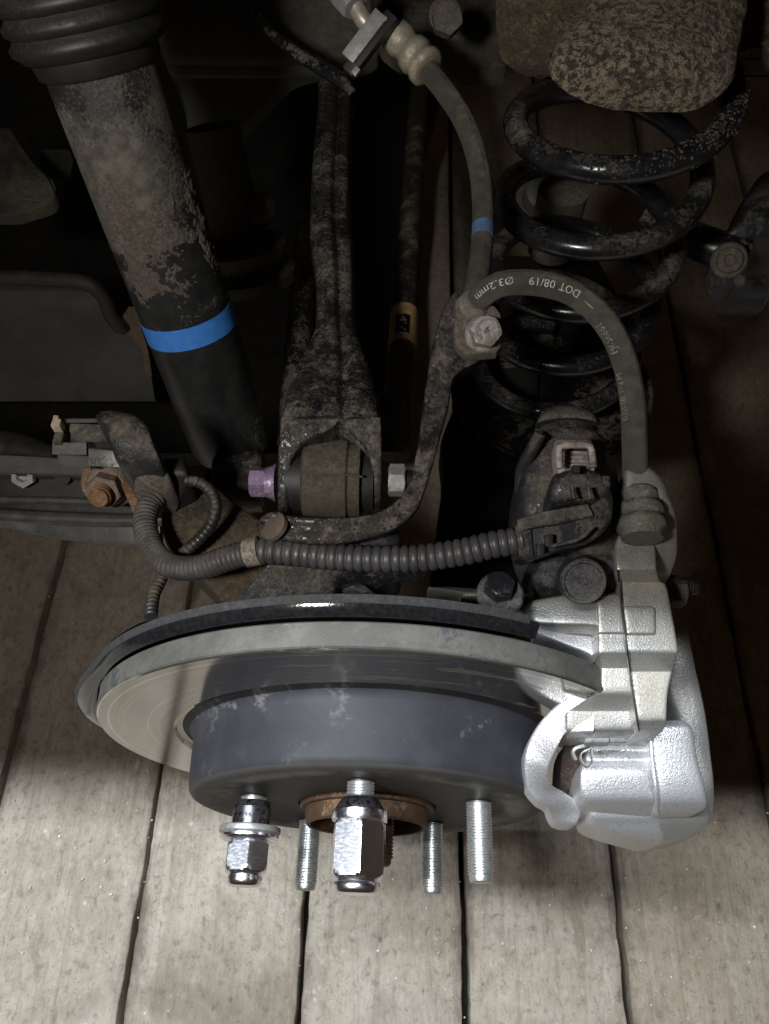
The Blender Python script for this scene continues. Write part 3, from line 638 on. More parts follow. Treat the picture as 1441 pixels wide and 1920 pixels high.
obj('elbow_collar', loft([((964, 984), (972, 1046), .2965), ((978, 976), (988, 1052), .296), ((992, 972), (1000, 1050), .296)], .016, .002, mode='d', n=5, down=(0, .35, -.9)), m_plastic, cn, sharp=50)
obj('elbow_ridge', tube(px_path([(1030, 1025, .2915), (1070, 1016, .2905), (1090, 1008, .2905), (1108, 990, .291)]), .0008, 8), m_dustplastic, cn)
for (a, b) in ((1006, 1030), (1022, 1012)):
    obj('latch_slot', pbox(a, b-10, a+14, b+12, .2925, .003), m_darker, cn, bevel=.0003)
for x in (1072, 1102):
    obj('rib_mark', tube(px_path([(x, 914, .2935), (x+3, 936, .2925)]), .0009, 8), m_dustplastic, cn)
tab = loft(yrows([(822, 1044, 1106, .1500), (828, 1040, 1110, .1530), (860, 1042, 1113, .1530), (888, 1046, 1116, .1515), (893, 1048, 1115, .149)]), .008, .0012, n=6)
tb = obj('lock_tab', tab, m_greyplastic, cn, label='grey locking tab on black connector')
obj('tab_frame', tube(px_path([(1049, 878, .2945), (1046, 842, .2955), (1050, 835, .2957), (1102, 833, .2957), (1108, 840, .2955), (1112, 876, .2945)]), .0014, 12, smooth=False), m_greyplastic, tb)
obj('tab_slot', loft(yrows([(842, 1052, 1104, .1538), (874, 1056, 1108, .1530)]), .003, .0003, smooth=False), m_darker, tb)
for k in range(4):
    y = 846+k*8
    obj('grip_rib', loft(yrows([(y, 1055+k, 1101+k, .1552), (y+5, 1056+k, 1102+k, .1549)]), .003, .0005, smooth=False), m_greyplastic, tb)
obj('key_hole', pbox(1074, 872, 1086, 886, .2940, .004), m_darker, tb)

# ================================================================ CONDUITS
def corr(pitch, depth, sharp=.17):
    def f(s, L):
        fr = (s/pitch) % 1; return 1-depth*np.exp(-((fr-.5)/sharp)**2)
    return f
cd = thing('wiring_conduit', 'thick grey corrugated wiring conduit crossing above the disc', 'conduit', at(620, 1040, .3))
cp = px_path([(976, 1012, .3005), (920, 1022, .301), (860, 1036, .302), (780, 1047, .303), (700, 1048, .304), (620, 1044, .3055), (540, 1036, .307), (478, 1032, .308)])
obj('corrugated_tube', tube(cp, .0056, 28, .0034/9, corr(.0036, .16)), m_conduit, cd, sharp=70)
cp2 = px_path([(484, 1032, .308), (430, 1046, .311), (390, 1060, .314), (350, 1066, .318), (316, 1060, .322), (292, 1040, .328), (278, 1010, .334), (272, 980, .340), (278, 950, .346), (292, 930, .350)])
obj('fine_corrugated_tube', tube(cp2, .0054, 28, .00225/8, corr(.00225, .12, .2)), m_conduit, cd, sharp=70)
obj('tape_band', tube(px_path([(488, 1032, .308), (462, 1037, .309)]), .0060, 28, .001, smooth=False), m_tape, cd)
tc = obj('sensor_cable', tube(px_path([(352, 902, .345), (375, 905, .343), (398, 925, .341), (405, 955, .339), (395, 985, .337), (370, 1015, .336), (335, 1045, .337), (312, 1070, .336), (298, 1095, .332), (288, 1120, .326), (283, 1158, .317)]), [.0026, .0026, .0027, .0028, .0028, .0028, .0028, .0028, .0028, .0028, .0028], 18, .0022/8, corr(.0024, .17)), m_conduit2, label='thin black corrugated sensor cable looping down to the shield', cat='cable', sharp=70)

# ================================================================ HOSE BRACKET AND BRAKE HOSE
hb = thing('hose_bracket', 'black mud spattered arm bracket that carries the brake hose', 'bracket', at(800, 850, .31))
rows = [((848, 548), (894, 538), .334), ((828, 582), (936, 572), .334), ((815, 625), (942, 640), .332), ((806, 668), (900, 674), .330), ((798, 715), (852, 706), .328), ((790, 770), (840, 765), .325), ((784, 820), (824, 820), .321), ((776, 865), (811, 870), .317), ((766, 905), (798, 912), .312), ((742, 938), (780, 955), .307), ((706, 960), (740, 992), .303), ((660, 968), (676, 1014), .301), ((600, 970), (600, 1022), .300), ((545, 966), (532, 1014), .301), ((512, 958), (492, 1004), .302), ((490, 966), (480, 986), .303)]
obj('arm', loft(rows, .009, .0022, mode='d', n=7, groove=(.42, .0012, .0022), down=(0, .4, -.9)), m_bracket, hb, sharp=60)
obj('ground_pad', lathe([(-.0015, .0062), (.0003, .0060), (.0006, .0054), (.0006, .001)], at(512, 986, .3010), (-.5, .0, .86), 40), m_tan, hb, sharp=30)
obj('hose_tab', loft([((862, 556), (892, 552), .3275), ((852, 590), (936, 585), .3265), ((852, 640), (940, 640), .3245), ((872, 664), (930, 660), .3235)], .004, .001, mode='d'), m_bush2, hb)
bb = thing('flange_bolt', 'grey flanged hex bolt holding the hose bracket', 'bolt', at(903, 620, .325))
bn = unit((.06, -.50, .86)); bc = at(905, 628, .3255)
obj('flange', lathe([(0, .0082), (.0012, .0081), (.0022, .0070)], bc, bn, 48), m_steel, bb, sharp=30)
obj('hex_head', hexbolt(bc+bn*.0015, bn, .0122, .0065, rot=.3), m_steel, bb, sharp=25)
obj('head_ring', lathe([(.0078, .0052), (.0086, .0052), (.0086, .0044), (.0079, .0042)], bc, bn, 40, closed=False), m_steel, bb, sharp=30)

def text_geo(s, size):
    c = bpy.data.curves.new('t', 'FONT'); c.body = s; c.size = size; c.resolution_u = 2; c.fill_mode = 'FRONT'; c.align_x = 'LEFT'
    o = bpy.data.objects.new('t', c); COL.objects.link(o)
    bpy.context.view_layer.update()
    me = bpy.data.meshes.new_from_object(o.evaluated_get(bpy.context.evaluated_depsgraph_get()))
    bpy.data.objects.remove(o); bm = bmesh.new(); bm.from_mesh(me)
    bmesh.ops.triangulate(bm, faces=bm.faces)
    v = np.array([p.co[:] for p in bm.verts]); f = [[q.index for q in p.verts] for p in bm.faces]; bm.free(); bpy.data.meshes.remove(me)
    return v, f
def print_on_tube(s, size, P, r, s0, ang, flip=False, sx=1.0, lift=.00025, ref=(0, 0, 1)):
    """wrap lettering round a bent hose: s0 = start along the arc, ang = angle round it"""
    v, f = text_geo(s, size); Q, ss = resample(spline(P, 12), .0008); T = np.gradient(Q, axis=0); T /= np.linalg.norm(T, axis=1)[:, None]
    out = []
    for x, y, _ in v:
        a = s0 + (x*sx if not flip else -x*sx); yy = y-size*.35
        q = np.array([np.interp(a, ss, Q[:, k]) for k in range(3)]); t = unit([np.interp(a, ss, T[:, k]) for k in range(3)])
        n = unit(-(q-CP)-t*(-(q-CP)@t)); b = np.cross(t, n)          # n: side of the hose towards the open wheel arch
        g = ang + (yy/r if flip else -yy/r)
        out.append(q+(r+lift)*(math.cos(g)*n+math.sin(g)*b))
    return np.array(out), f
def _pix(p):
    v = np.asarray(p)-CP; z = v@FW; return 720.5+FPX*(v@RT)/z, 960-FPX*(v@UP)/z
tv, tf = text_geo('4', .0052); e1 = unit(RT-bn*(RT@bn)); e2 = np.cross(bn, e1); c_, s_ = math.cos(2.5), math.sin(2.5)
obj('head_mark', (np.array([bc+bn*.00815+e1*((x-.0015)*c_-(y-.0018)*s_)+e2*((x-.0015)*s_+(y-.0018)*c_) for x, y, _ in tv]), tf), m_bush2, bb, sharp=180)
bh = thing('brake_hose', 'ribbed grey rubber brake hose with white date print and looped lower run', 'brake hose', at(1000, 600, .32))
hp1 = px_path([(796, 126, .383), (828, 165, .382), (862, 215, .380), (884, 265, .377), (898, 320, .373), (904, 380, .368), (904, 440, .360), (898, 500, .350), (888, 556, .340)])
obj('upper_run', tube(hp1, .0052, 36, .002), m_rubber, bh)
hp2 = px_path([(888, 574, .330), (902, 556, .325), (930, 536, .320), (968, 529, .318), (1020, 533, .318), (1070, 548, .318), (1114, 580, .318), (1150, 628, .318), (1174, 690, .318), (1186, 760, .318), (1189, 830, .318), (1190, 890, .320)])
obj('loop_run', tube(hp2, .0053, 36, .002), m_rubber, bh)
_q = spline(hp1, 40); _q = np.array([q for q in _q if 423 < _pix(q)[1] < 449])
obj('blue_mark', tube(_q, .00535, 36, .001, smooth=False), m_bluehose, bh, label='faded blue paint mark')
fd = unit(hp2[1]-hp2[0])
obj('grommet', lathe([(-.004, .0076), (.0015, .0074), (.003, .0066), (.0034, .0054)], hp2[0]+fd*.0005, fd, 36, closed=False), m_rubber, bh)
LT = 0.0
hp2r = hp2
def arclen(P, px, py):
    Q, ss = resample(spline(P, 12), .0008); best = min(range(len(Q)), key=lambda i: np.hypot(*(np.array(_pix(Q[i]))-np.array([px, py])))); return ss[best]
def word(s, size, px, py, ang, mat=m_print, sx=1.0, part='lettering'):
    obj(part, print_on_tube(s, size, hp2, .0053, arclen(hp2, px, py), ang, True, sx), mat, bh, sharp=180)
word('DOT', .0044, 1082, 556, -.12, sx=1.0)
word('08/19', .0044, 1036, 538, -.12, sx=1.15)
word('\u00d83.2mm', .0042, 962, 530, -.15, sx=1.0)
word('FJ6S6661', .0046, 1166, 660, .55, m_printdim, .95)
word('03A2B 1N M', .0042, 1188, 790, .75, m_printdim, .95)
obj('print_dash', print_on_tube('\u2014', .0048, hp2, .0053, arclen(hp2, 1112, 578), .12, True), m_print, bh, sharp=180)

# upper fitting of the hose on the body
ft = thing('hose_fitting', 'tarnished crimped hose fitting held in a steel clip at the top', 'hose fitting', at(760, 100, .39))
fa = at(738, 62, .388); fb = at(802, 130, .383); fdv = fb-fa; FL = np.linalg.norm(fdv)
obj('crimp_sleeve', lathe([(0, .007), (.05*FL, .0084), (.25*FL, .0086), (.33*FL, .0074), (.45*FL, .0074), (.52*FL, .0092), (.66*FL, .0095), (.72*FL, .0084), (.80*FL, .0086), (.86*FL, .0098), (.97*FL, .0096), (1.0*FL, .0080)], fa, fdv, 36), m_fitting, ft, sharp=60)
n_cl = unit((-.1, -.65, .75))
ca_ = at(692, 62, .372)
e1 = unit(at(720, 25, .372)-at(652, 102, .372)); e1 = unit(e1-n_cl*(e1@n_cl)); e2 = np.cross(n_cl, e1)
obj('clip_plate', box(at(684, 68, .374), .026, .0075, .003, [e1, e2, n_cl]), m_greysteel, ft, bevel=.0006)
obj('clip_edge', box(at(694, 84, .378), .034, .007, .006, [e1, e2, n_cl]), m_darker, ft, bevel=.0008)
obj('clip_tongue', box(at(668, 134, .376), .004, .003, .003, [e1, e2, n_cl]), m_greysteel, ft, bevel=.0004)
obj('pipe_nut', hexbolt(at(668, 12, .378), unit(at(640, -20, .380)-at(668, 12, .378)), .013, .013), m_greysteel, ft)
obj('pipe', tube([at(668, 12, .380), at(690, 45, .382), at(740, 66, .388)], .0045, 18), m_fitting, ft)
fbolt = thing('frame_bolt', 'dull hex head bolt on the dark frame beside the hose fitting', 'bolt', at(836, 50, .39))
obj('hex_head', hexbolt(at(836, 42, .394), unit((.02, -.72, .69)), .0145, .008, rot=.2), m_bush2, fbolt)
obj('washer', lathe([(0, .0085), (.002, .0085), (.0022, .008)], at(833, 30, .397), unit((.02, -.72, .69)), 32), m_rustdark, fbolt)

# ================================================================ UPPER ARM AND KNUCKLE
ua = thing('upper_arm', 'black pressed steel control arm caked in dry mud running inboard', 'control arm', at(620, 750, .33))
ar = [(140, 596, 662, .108), (200, 594, 660, .112), (300, 584, 656, .120), (400, 580, 658, .127), (440, 580, 661, .130), (500, 590, 663, .135), (570, 591, 664, .139), (610, 588, 668, .142), (650, 570, 684, .146), (690, 549, 699, .150), (730, 535, 708, .154), (765, 528, 714, .157), (788, 526, 715, .158)]
obj('pressing', loft(yrows(ar), .016, .006, n=7, across=24, crown=.003, groove=(.64, .0027, .0021)), m_armpaint, ua, sharp=70)
obj('fork_left', loft([((527, 780), (640, 786), .159), ((525, 800), (612, 806), .158), ((523, 820), (580, 822), .156), ((521, 845), (556, 845), .153), ((520, 880), (543, 880), .148), ((520, 925), (541, 925), .142), ((521, 958), (538, 958), .134)], .014, .0018, n=7), m_armpaint, ua, sharp=60)
obj('fork_right', loft([((634, 786), (715, 782), .159), ((648, 800), (716, 800), .158), ((672, 820), (716, 820), .156), ((690, 842), (716, 842), .153), ((698, 880), (716, 880), .148), ((700, 920), (715, 920), .142), ((700, 945), (714, 945), .136)], .014, .0018, n=7), m_armpaint, ua, sharp=60)
obj('bushing', lathe([(-.0122, .010), (-.0122, .0155), (-.0112, .0170), (.0062, .0174), (.0072, .0162), (.0118, .0160), (.0124, .015), (.0124, .010)], at(625, 900, .322), (1, 0, 0), 48), m_bush, ua, sharp=40)
obj('bush_seam', tube([at(574, 893, .3045), at(628, 889, .304), at(680, 894, .305)], .0005, 8), m_bush, ua)
obj('bush_rubber', lathe([(-.0195, .008), (-.0195, .0125), (-.0122, .0135), (.0124, .0135), (.0175, .0125), (.0175, .008)], at(625, 902, .322), (1, 0, 0), 40), m_darker, ua)
ub = thing('violet_bolt', 'violet plated hex bolt through the left side of the arm bushing', 'bolt', at(500, 905, .318))
bo = at(519, 905, .3195)
obj('washer_flange', lathe([(.0, .0080), (.0010, .0080), (.0012, .0072), (.0028, .0070), (.0030, .0066), (.0044, .0063)], bo, (-1, 0, 0), 48), m_purple, ub, sharp=30)
obj('hex_head', hexbolt(bo+np.array([-.0042, 0, 0]), (-1, 0, 0), .0112, .0068, rot=.26), m_purple, ub, sharp=25)
un = thing('hex_nut', 'grey hex nut on the right side of the arm bushing', 'nut', at(742, 900, .318))
obj('nut_body', hexbolt(at(727, 900, .3195), (1, 0, 0), .0122, .0070, rot=.26), m_greysteel, un, sharp=25)
obj('thread_end', threads(at(755, 900, .3195), (1, 0, 0), .0045, .006, .0011, 22), m_darker, un)

kn = thing('knuckle', 'dark cast suspension knuckle between the upper arm and splash shield', 'knuckle', at(600, 1070, .31))
obj('upper_body', loft(yrows([(985, 560, 745, .128), (1010, 520, 752, .130), (1050, 500, 720, .127), (1085, 470, 640, .122), (1110, 452, 632, .118), (1138, 440, 625, .112)]), .05, .006, n=7), m_knuckle, kn, sharp=60)
obj('web', loft(yrows([(1062, 640, 800, .122), (1074, 632, 770, .120), (1084, 624, 668, .117), (1100, 640, 690, .112), (1138, 640, 735, .108)]), .008, .002, n=7), m_knuckle, kn, sharp=60)
obj('side_arm', loft(yrows([(915, 318, 412, .085), (940, 305, 440, .092), (980, 300, 500, .096), (1030, 318, 540, .096), (1080, 372, 560, .096), (1140, 428, 580, .094)]), .020, .004, n=7, crown=.002), m_knuckle2, kn, sharp=60)
obj('lug', loft(yrows([(1100, 800, 850, .095), (1110, 860, 980, .104), (1122, 862, 1000, .103), (1140, 870, 990, .096)]), .02, .003, n=6), m_aludark, kn, sharp=60)
kb = thing('mount_bolt', 'dark flanged hex bolt on the shield beside the parking brake motor', 'bolt', at(930, 1100, .31))
obj('hex_head', hexbolt(at(934, 1108, .314), unit((0, .25, .97)), .0115, .0055, rot=.2), m_boltdark, kb, sharp=25)
obj('flange', lathe([(0, .0098), (.001, .0098), (.0018, .009)], at(936, 1116, .314), unit((0, -.25, .97)), 40), m_capdust, kb)

# ================================================================ SHOCK ABSORBER
sa = thing('shock_absorber', 'black tubular shock absorber with a bright blue band and dusty upper half', 'shock absorber', at(437, 840, .45))
s0 = at(436, 836, .462); s1 = at(208, 180, .337); sd = unit(s1-s0); SL = np.linalg.norm(s1-s0)
def on_shock(px, py):                      # distance along the axis nearest to a photo point
    t = min(np.linspace(-.02, SL+.15, 400), key=lambda q: abs(_pix(s0+sd*q)[1]-py)); return t
RS = .0255
tb_ = on_shock(0, 600); tt = on_shock(0, 574); tm = on_shock(0, 440)
obj('lower_tube', lathe([(-.004, .017), (-.001, .0222), (.004, .0238), (.012, .0240)] + [(h, RS*.955) for h in np.linspace(.02, tm, 12)], s0, sd, 64), m_shock, sa, sharp=40)
obj('upper_tube', lathe([(h, RS*.957) for h in np.linspace(tm, SL+.04, 12)], s0, sd, 64), m_shocktop, sa, sharp=40)
obj('paint_band', lathe([(tb_-.0052, RS*.955), (tb_-.0051, RS*.965), (tb_+.0066, RS*.965), (tb_+.0067, RS*.955)], s0, sd, 64, closed=False), m_blue, sa, label='bright blue paint band')
pr = [(SL+.010, .024), (SL+.012, .0268), (SL+.018, .0278), (SL+.0185, .0300)]
for k in range(10): h = SL+.020+k*.0075; pr += [(h, .0312), (h+.0018, .0336), (h+.0042, .0340), (h+.006, .0322)]
obj('dust_boot', lathe(pr, s0, sd, 64), m_boot, sa, sharp=60)
obj('lower_eye', lathe([(-.014, .016), (-.012, .018), (.012, .018), (.014, .016)], at(452, 905, .44), (1, .1, 0), 36), m_knuckle, sa)
obj('lower_stem', lathe([(-.03, .010), (-.028, .013), (-.014, .013), (-.012, .016), (-.006, .016), (-.004, .012), (.004, .012)], s0-sd*.0, sd, 36), m_bush2, sa, sharp=30)

# ================================================================ COIL SPRING, SEAT, PAN
ax = np.array([.119, .303]); th = np.linspace(3.3, 2*np.pi*5.6, 520)
zz = .234 - .0445*(th/(2*np.pi)); Rr = .0515+.0*th
ph = rad(-62)
sp_pts = np.stack([ax[0]+Rr*np.cos(ph-th), ax[1]+Rr*np.sin(ph-th), zz], 1)
cs = obj('coil_spring', tube(sp_pts, .0065, 24, .0025, smooth=False), m_spring, label='black coil spring with mud dried on its upper coils', cat='coil spring')
ss_ = thing('chassis_rail', 'muddy brown frame rail with spring seat above the coil', 'frame rail', at(1200, 60, .4))
seat = [(-90, 1120, 1420, .236), (-20, 1100, 1412, .234), (40, 1062, 1400, .231), (80, 1036, 1392, .2285), (108, 1036, 1388, .2265), (130, 1052, 1378, .2240), (150, 1080, 1358, .2215), (166, 1118, 1334, .2185), (176, 1160, 1312, .2160), (181, 1200, 1280, .2135)]
obj('spring_seat', rough(loft(yrows(seat), .005, .007, n=12, crown=.007, across=70), .0009, 130), m_seatmud, ss_, sharp=70)
obj('seat_rim', tube([atz(1034, 100, .2240), atz(1048, 130, .2205), atz(1080, 154, .2175), atz(1120, 172, .2145), atz(1165, 183, .2118), atz(1230, 187, .2100), atz(1290, 181, .2118)], .0016, 10), m_blackpaint, ss_)
rl = [(-80, 925, 1480, .225), (0, 930, 1470, .215), (50, 932, 1465, .208), (90, 940, 1460, .203), (112, 955, 1460, .198), (124, 985, 1460, .193), (131, 1015, 1460, .188)]
obj('rail', rough(loft(yrows(rl), .003, .004, n=14, across=110), .0022, 110), m_subframe, ss_, sharp=70)
pan = thing('lower_arm', 'black lower arm with round spring pan under the coil', 'control arm', (.121, .305, -.03))
obj('spring_pan', lathe([(-.008, .02), (-.008, .062), (-.004, .070), (.006, .0735), (.009, .0735), (.009, .071), (-.001, .067), (-.004, .06), (-.004, .02)], (.121, .300, -.028), (0, 0, 1), 64, closed=False), m_blackpaint, pan, sharp=40)
obj('arm_plate', loft(yrows([(690, 880, 1010, -.03), (760, 850, 1010, -.032), (830, 825, 1010, -.035), (900, 828, 985, -.04), (1000, 815, 985, -.045), (1080, 805, 1000, -.05), (1140, 800, 1010, -.055)]), .02, .004), m_darker, pan)
obj('arm_body', loft(yrows([(480, 905, 1120, -.04), (600, 885, 1180, -.038), (700, 870, 1190, -.036), (840, 860, 1160, -.036)]), .02, .004), m_darker, pan)
cup = thing('bump_stop', 'pale grey bump stop cup seen through the coil spring', 'bump stop', (.09, .42, .06))
obj('cup_disc', lathe([(0, .030), (.004, .033), (.006, .032), (.006, .014), (.02, .013), (.022, .010)], at(1010, 380, .56), unit((0, -.5, .86)), 40), m_panel, cup)
obj('stop_post', lathe([(0, .016), (.05, .017), (.052, .012)], at(1030, 470, .55), unit((0, 0, 1)), 32), m_bush2, cup)

# ================================================================ LINKS AND JOINTS
lk = thing('lateral_link', 'dark tubular link carrying a yellow 4V label', 'link', at(750, 620, .47))
l0 = at(740, 850, .405); l1 = at(783, 190, .66); ld = unit(l1-l0); LL = np.linalg.norm(l1-l0)
def on_link(py): return min(np.linspace(0, LL, 500), key=lambda q: abs(_pix(l0+ld*q)[1]-py))
ta, tb2 = on_link(656), on_link(588)
RL = .0084
obj('link_rod', lathe([(ta-.085, RL), (ta-.02, RL)], l0, ld, 32), m_linkrust, lk)
obj('link_tube', lathe([(tb2, RL*.99), (LL+.1, RL*.99)], l0, ld, 32), m_link, lk)
obj('rust_band', lathe([(ta-.02, RL*1.01), (ta, RL*1.01)], l0, ld, 32), m_linkrust, lk)
obj('label', lathe([(ta, RL*1.005), (ta, RL*1.03), (tb2, RL*1.03), (tb2, RL*1.005)], l0, ld, 48, closed=False), m_label, lk)
def patch_on_link(t0, t1, a0, a1, r, mat, name, n=8):
    q = l0+ld*(t0+t1)/2; n_ = unit(-(q-CP)-ld*(-(q-CP)@ld)); b = np.cross(ld, n_); V = []
    for t in np.linspace(t0, t1, 4):
        for g in np.linspace(a0, a1, n): V.append(l0+ld*t+r*(math.cos(g)*n_+math.sin(g)*b))
    Fs = [[i*n+j, i*n+j+1, (i+1)*n+j+1, (i+1)*n+j] for i in range(3) for j in range(n-1)]
    obj(name, (np.array(V), Fs), mat, lk)
    return n_, b
t0, t1 = on_link(643), on_link(610)
n_, b_ = patch_on_link(t0, t1, -.62, .45, RL*1.04, m_inkblack, 'black_square')
tv, tf = text_geo('4V', .0060)
w_ = tv[:, 0].max(); tv2 = []
for x, y, _ in tv:                          # reads down the link: text runs towards the hub
    t = (t0+t1)/2 + (w_/2-x)*1.15*(t1-t0)*.85/w_/1.15; g = (-.085)+(-(y-.0021))/RL*-1.0
    tv2.append(l0+ld*t+RL*1.055*(math.cos(g)*n_+math.sin(g)*b_))
obj('lettering', (np.array(tv2), tf), m_print, lk, sharp=180)
obj('rod_tip', lathe([(0, .009), (.03, .0095)], at(724, 850, .40), unit((0, .5, .3)), 24), m_link, lk)

l2 = obj('toe_link', tube(px_path([(548, 830, .46), (556, 700, .50), (566, 560, .56), (575, 420, .64)]), .0092, 24, .004), m_blackpaint, label='black tubular link half hidden behind the muddy control arm', cat='link')
bj = thing('ball_joint', 'muddy ball joint on the black arm right of the spring', 'ball joint', at(1390, 470, .48))
obj('arm', tube(px_path([(1215, 405, .50), (1270, 435, .49), (1340, 465, .48), (1400, 480, .475)]), [.0105, .0110, .0112, .010], 24, .003), m_blackpaint, bj)
jb = [(330, 1418, 1475, .082), (370, 1392, 1480, .094), (410, 1372, 1485, .096), (450, 1352, 1490, .088), (485, 1362, 1480, .074), (520, 1376, 1462, .060), (542, 1384, 1425, .046)]
obj('body', loft(yrows(jb), .03, .008, crown=.005, n=7), m_knuckle, bj, sharp=60)
jn = unit((-.25, -.72, .62))
obj('nut', lathe([(-.004, .0105), (.001, .0105), (.002, .0095), (.002, .0078), (.004, .0076), (.005, .0065), (.005, .0036), (.0035, .003)], at(1366, 488, .455), jn, 32), m_bush2, bj, sharp=30)
obj('grease_cap', lathe([(0, .0036), (.004, .0036), (.006, .002)], at(1386, 526, .452), jn, 20), m_bush2, bj)
mb = thing('bush_mount', 'muddy round bush mount half hidden behind the shock absorber', 'bushing', at(450, 480, .5))
bd_ = unit((-.12, .35, .9)); bq = at(466, 530, .53)
obj('sleeve', lathe([(.0, .034), (.008, .035), (.010, .033), (.012, .028), (.020, .031), (.026, .032), (.03, .026), (.032, .017), (.10, .017)], bq, bd_, 40), m_bush, mb, sharp=40)
obj('cap_bolt', lathe([(0, .010), (.008, .0105), (.012, .007)], at(487, 398, .50), unit((.1, -.5, .8)), 24), m_rustdark, mb)

# ================================================================ LEFT: TRAILING ARM, JUNCTION, PANEL
tr = thing('trailing_arm', 'grey pressed steel trailing arm coming in from the left', 'trailing arm', at(100, 920, .41))
obj('upper_flange', loft(xrows([(-420, 842, 880, .412), (-40, 850, 888, .402), (100, 856, 890, .400), (200, 862, 896, .398), (300, 872, 900, .396)]), .02, .002, mode='d', down=(0, .3, -.95)), m_beam, tr)
obj('channel', loft(xrows([(-420, 878, 928, .424), (-40, 886, 936, .412), (120, 889, 938, .409), (330, 896, 945, .404)]), .02, .002, mode='d', down=(0, .3, -.95)), m_beamdark, tr)
obj('mid_fold', tube(px_path([(-420, 928, .417), (-40, 936, .4055), (120, 939, .402), (300, 946, .398)]), .0019, 12), m_beam, tr)
obj('recess', loft(xrows([(-420, 930, 962, .432), (-40, 938, 972, .420), (120, 942, 976, .417), (330, 950, 980, .412)]), .012, .001, mode='d', down=(0, .3, -.95)), m_beamdark, tr)
obj('lower_fold', tube(px_path([(-420, 950, .412), (-40, 965, .402), (60, 970, .401), (150, 974, .399), (230, 976, .397), (310, 974, .395)]), .0036, 14), m_beam, tr)
obj('skirt', loft(xrows([(-420, 952, 960, .416), (-40, 968, 982, .405), (60, 972, 1000, .404), (150, 976, 1014, .402), (230, 978, 1021, .400), (300, 978, 1024, .399)]), .006, .001, mode='d', down=(0, .3, -.95)), m_beam, tr)
obj('pipe', tube(px_path([(-420, 826, .46), (-40, 838, .425), (30, 842, .42), (80, 852, .415), (112, 862, .410)]), [.012, .010, .009, .0065, .005], 20), m_beamdark, tr)
nn = unit((0, -.7, .7))
obj('weld_nut', lathe([(0, .0068), (.003, .0066), (.0032, .0036), (.0005, .003)], at(46, 891, .405), nn, 6), m_greysteel, tr, sharp=20)
obj('hole', lathe([(0.0, .0042), (.0006, .0042), (.0006, .0001)], at(118, 894, .4035), nn, 24), m_darker, tr)

rb = thing('rusty_bolt', 'rusty flanged nut on a threaded stud by the trailing arm', 'nut', at(205, 920, .37))
rn = unit((.12, -.78, .55)); ro = at(203, 908, .376)
obj('washer', lathe([(-.001, .0128), (.0008, .0128), (.0014, .0118), (.0014, .004)], ro, rn, 48), m_rustbolt, rb, sharp=30)
obj('flange', lathe([(.0012, .0108), (.0030, .0104), (.0042, .0090)], ro, rn, 40), m_rusthex, rb, sharp=40)
obj('hex_nut', hexbolt(ro+rn*.0035, rn, .0150, .0082, rot=.15), m_rusthex, rb, sharp=25)
obj('stud_end', threads(ro+rn*.011, rn, .0052, .0085, .0013, 24), m_rustbolt, rb, sharp=25)
obj('tab', loft(yrows([(905, 225, 262, .094), (935, 238, 270, .096), (965, 252, 275, .096)]), .003, .001), m_rustbolt, rb)

jx = thing('wiring_junction', 'muddy black wiring junction block with metal clip at the left', 'junction box', at(240, 850, .36))
obj('clip_body', loft(xrows([(112, 792, 832, .362), (140, 790, 830, .360), (190, 792, 830, .358), (225, 795, 835, .357)]), .012, .003, mode='d'), m_dustplastic, jx)
obj('top_rail', tube(px_path([(122, 789, .3575), (205, 788, .355)]), .0011, 10), m_strip, jx)
obj('clip_strip', loft(xrows([(98, 829, 852, .353), (130, 829, 853, .352), (162, 828, 853, .351)]), .002, .0008, mode='d', down=(0, .5, -.8)), m_strip, jx)
obj('clip_strip', loft(xrows([(166, 840, 874, .351), (200, 843, 876, .350), (236, 848, 878, .350)]), .002, .0008, mode='d', down=(0, .5, -.8)), m_strip, jx)
obj('clip_skirt', loft(xrows([(108, 852, 872, .357), (140, 853, 876, .356), (170, 855, 880, .355)]), .002, .0008, mode='d', down=(0, .5, -.8)), m_beam, jx)
obj('tie_head', join(box(at(109, 799, .353), .0042, .0042, .006), box(at(107, 786, .353), .0026, .0020, .004)), m_tie, jx, bevel=.0006)
obj('tie_strap', box(at(111, 822, .353), .0042, .0060, .003), m_bush2, jx, bevel=.0005)
cv = [(774, 184, 238, .130), (782, 178, 262, .136), (800, 196, 278, .139), (830, 206, 288, .138), (860, 216, 300, .133), (882, 236, 302, .127), (900, 262, 298, .119)]
obj('cover', loft(yrows(cv), .02, .0022, crown=.002, n=7), m_dustplastic, jx, sharp=60)
bl = [(848, 262, 292, .118), (866, 258, 306, .122), (890, 252, 318, .122), (915, 248, 318, .116), (938, 256, 306, .108)]
obj('plug_block', loft(yrows(bl), .016, .004, crown=.002, n=7), m_bush2, jx, sharp=60)
obj('side_block', loft(yrows([(860, 304, 344, .116), (885, 310, 352, .116), (910, 312, 350, .110), (950, 306, 326, .10)]), .018, .003, n=6), m_darker, jx, sharp=60)
obj('oval_hole', lathe([(0, .0058), (.0012, .0056), (.0012, .0042), (.0003, .0036)], at(257, 905, .348), unit((-.75, -.5, .4)), 28), m_plastic, jx)

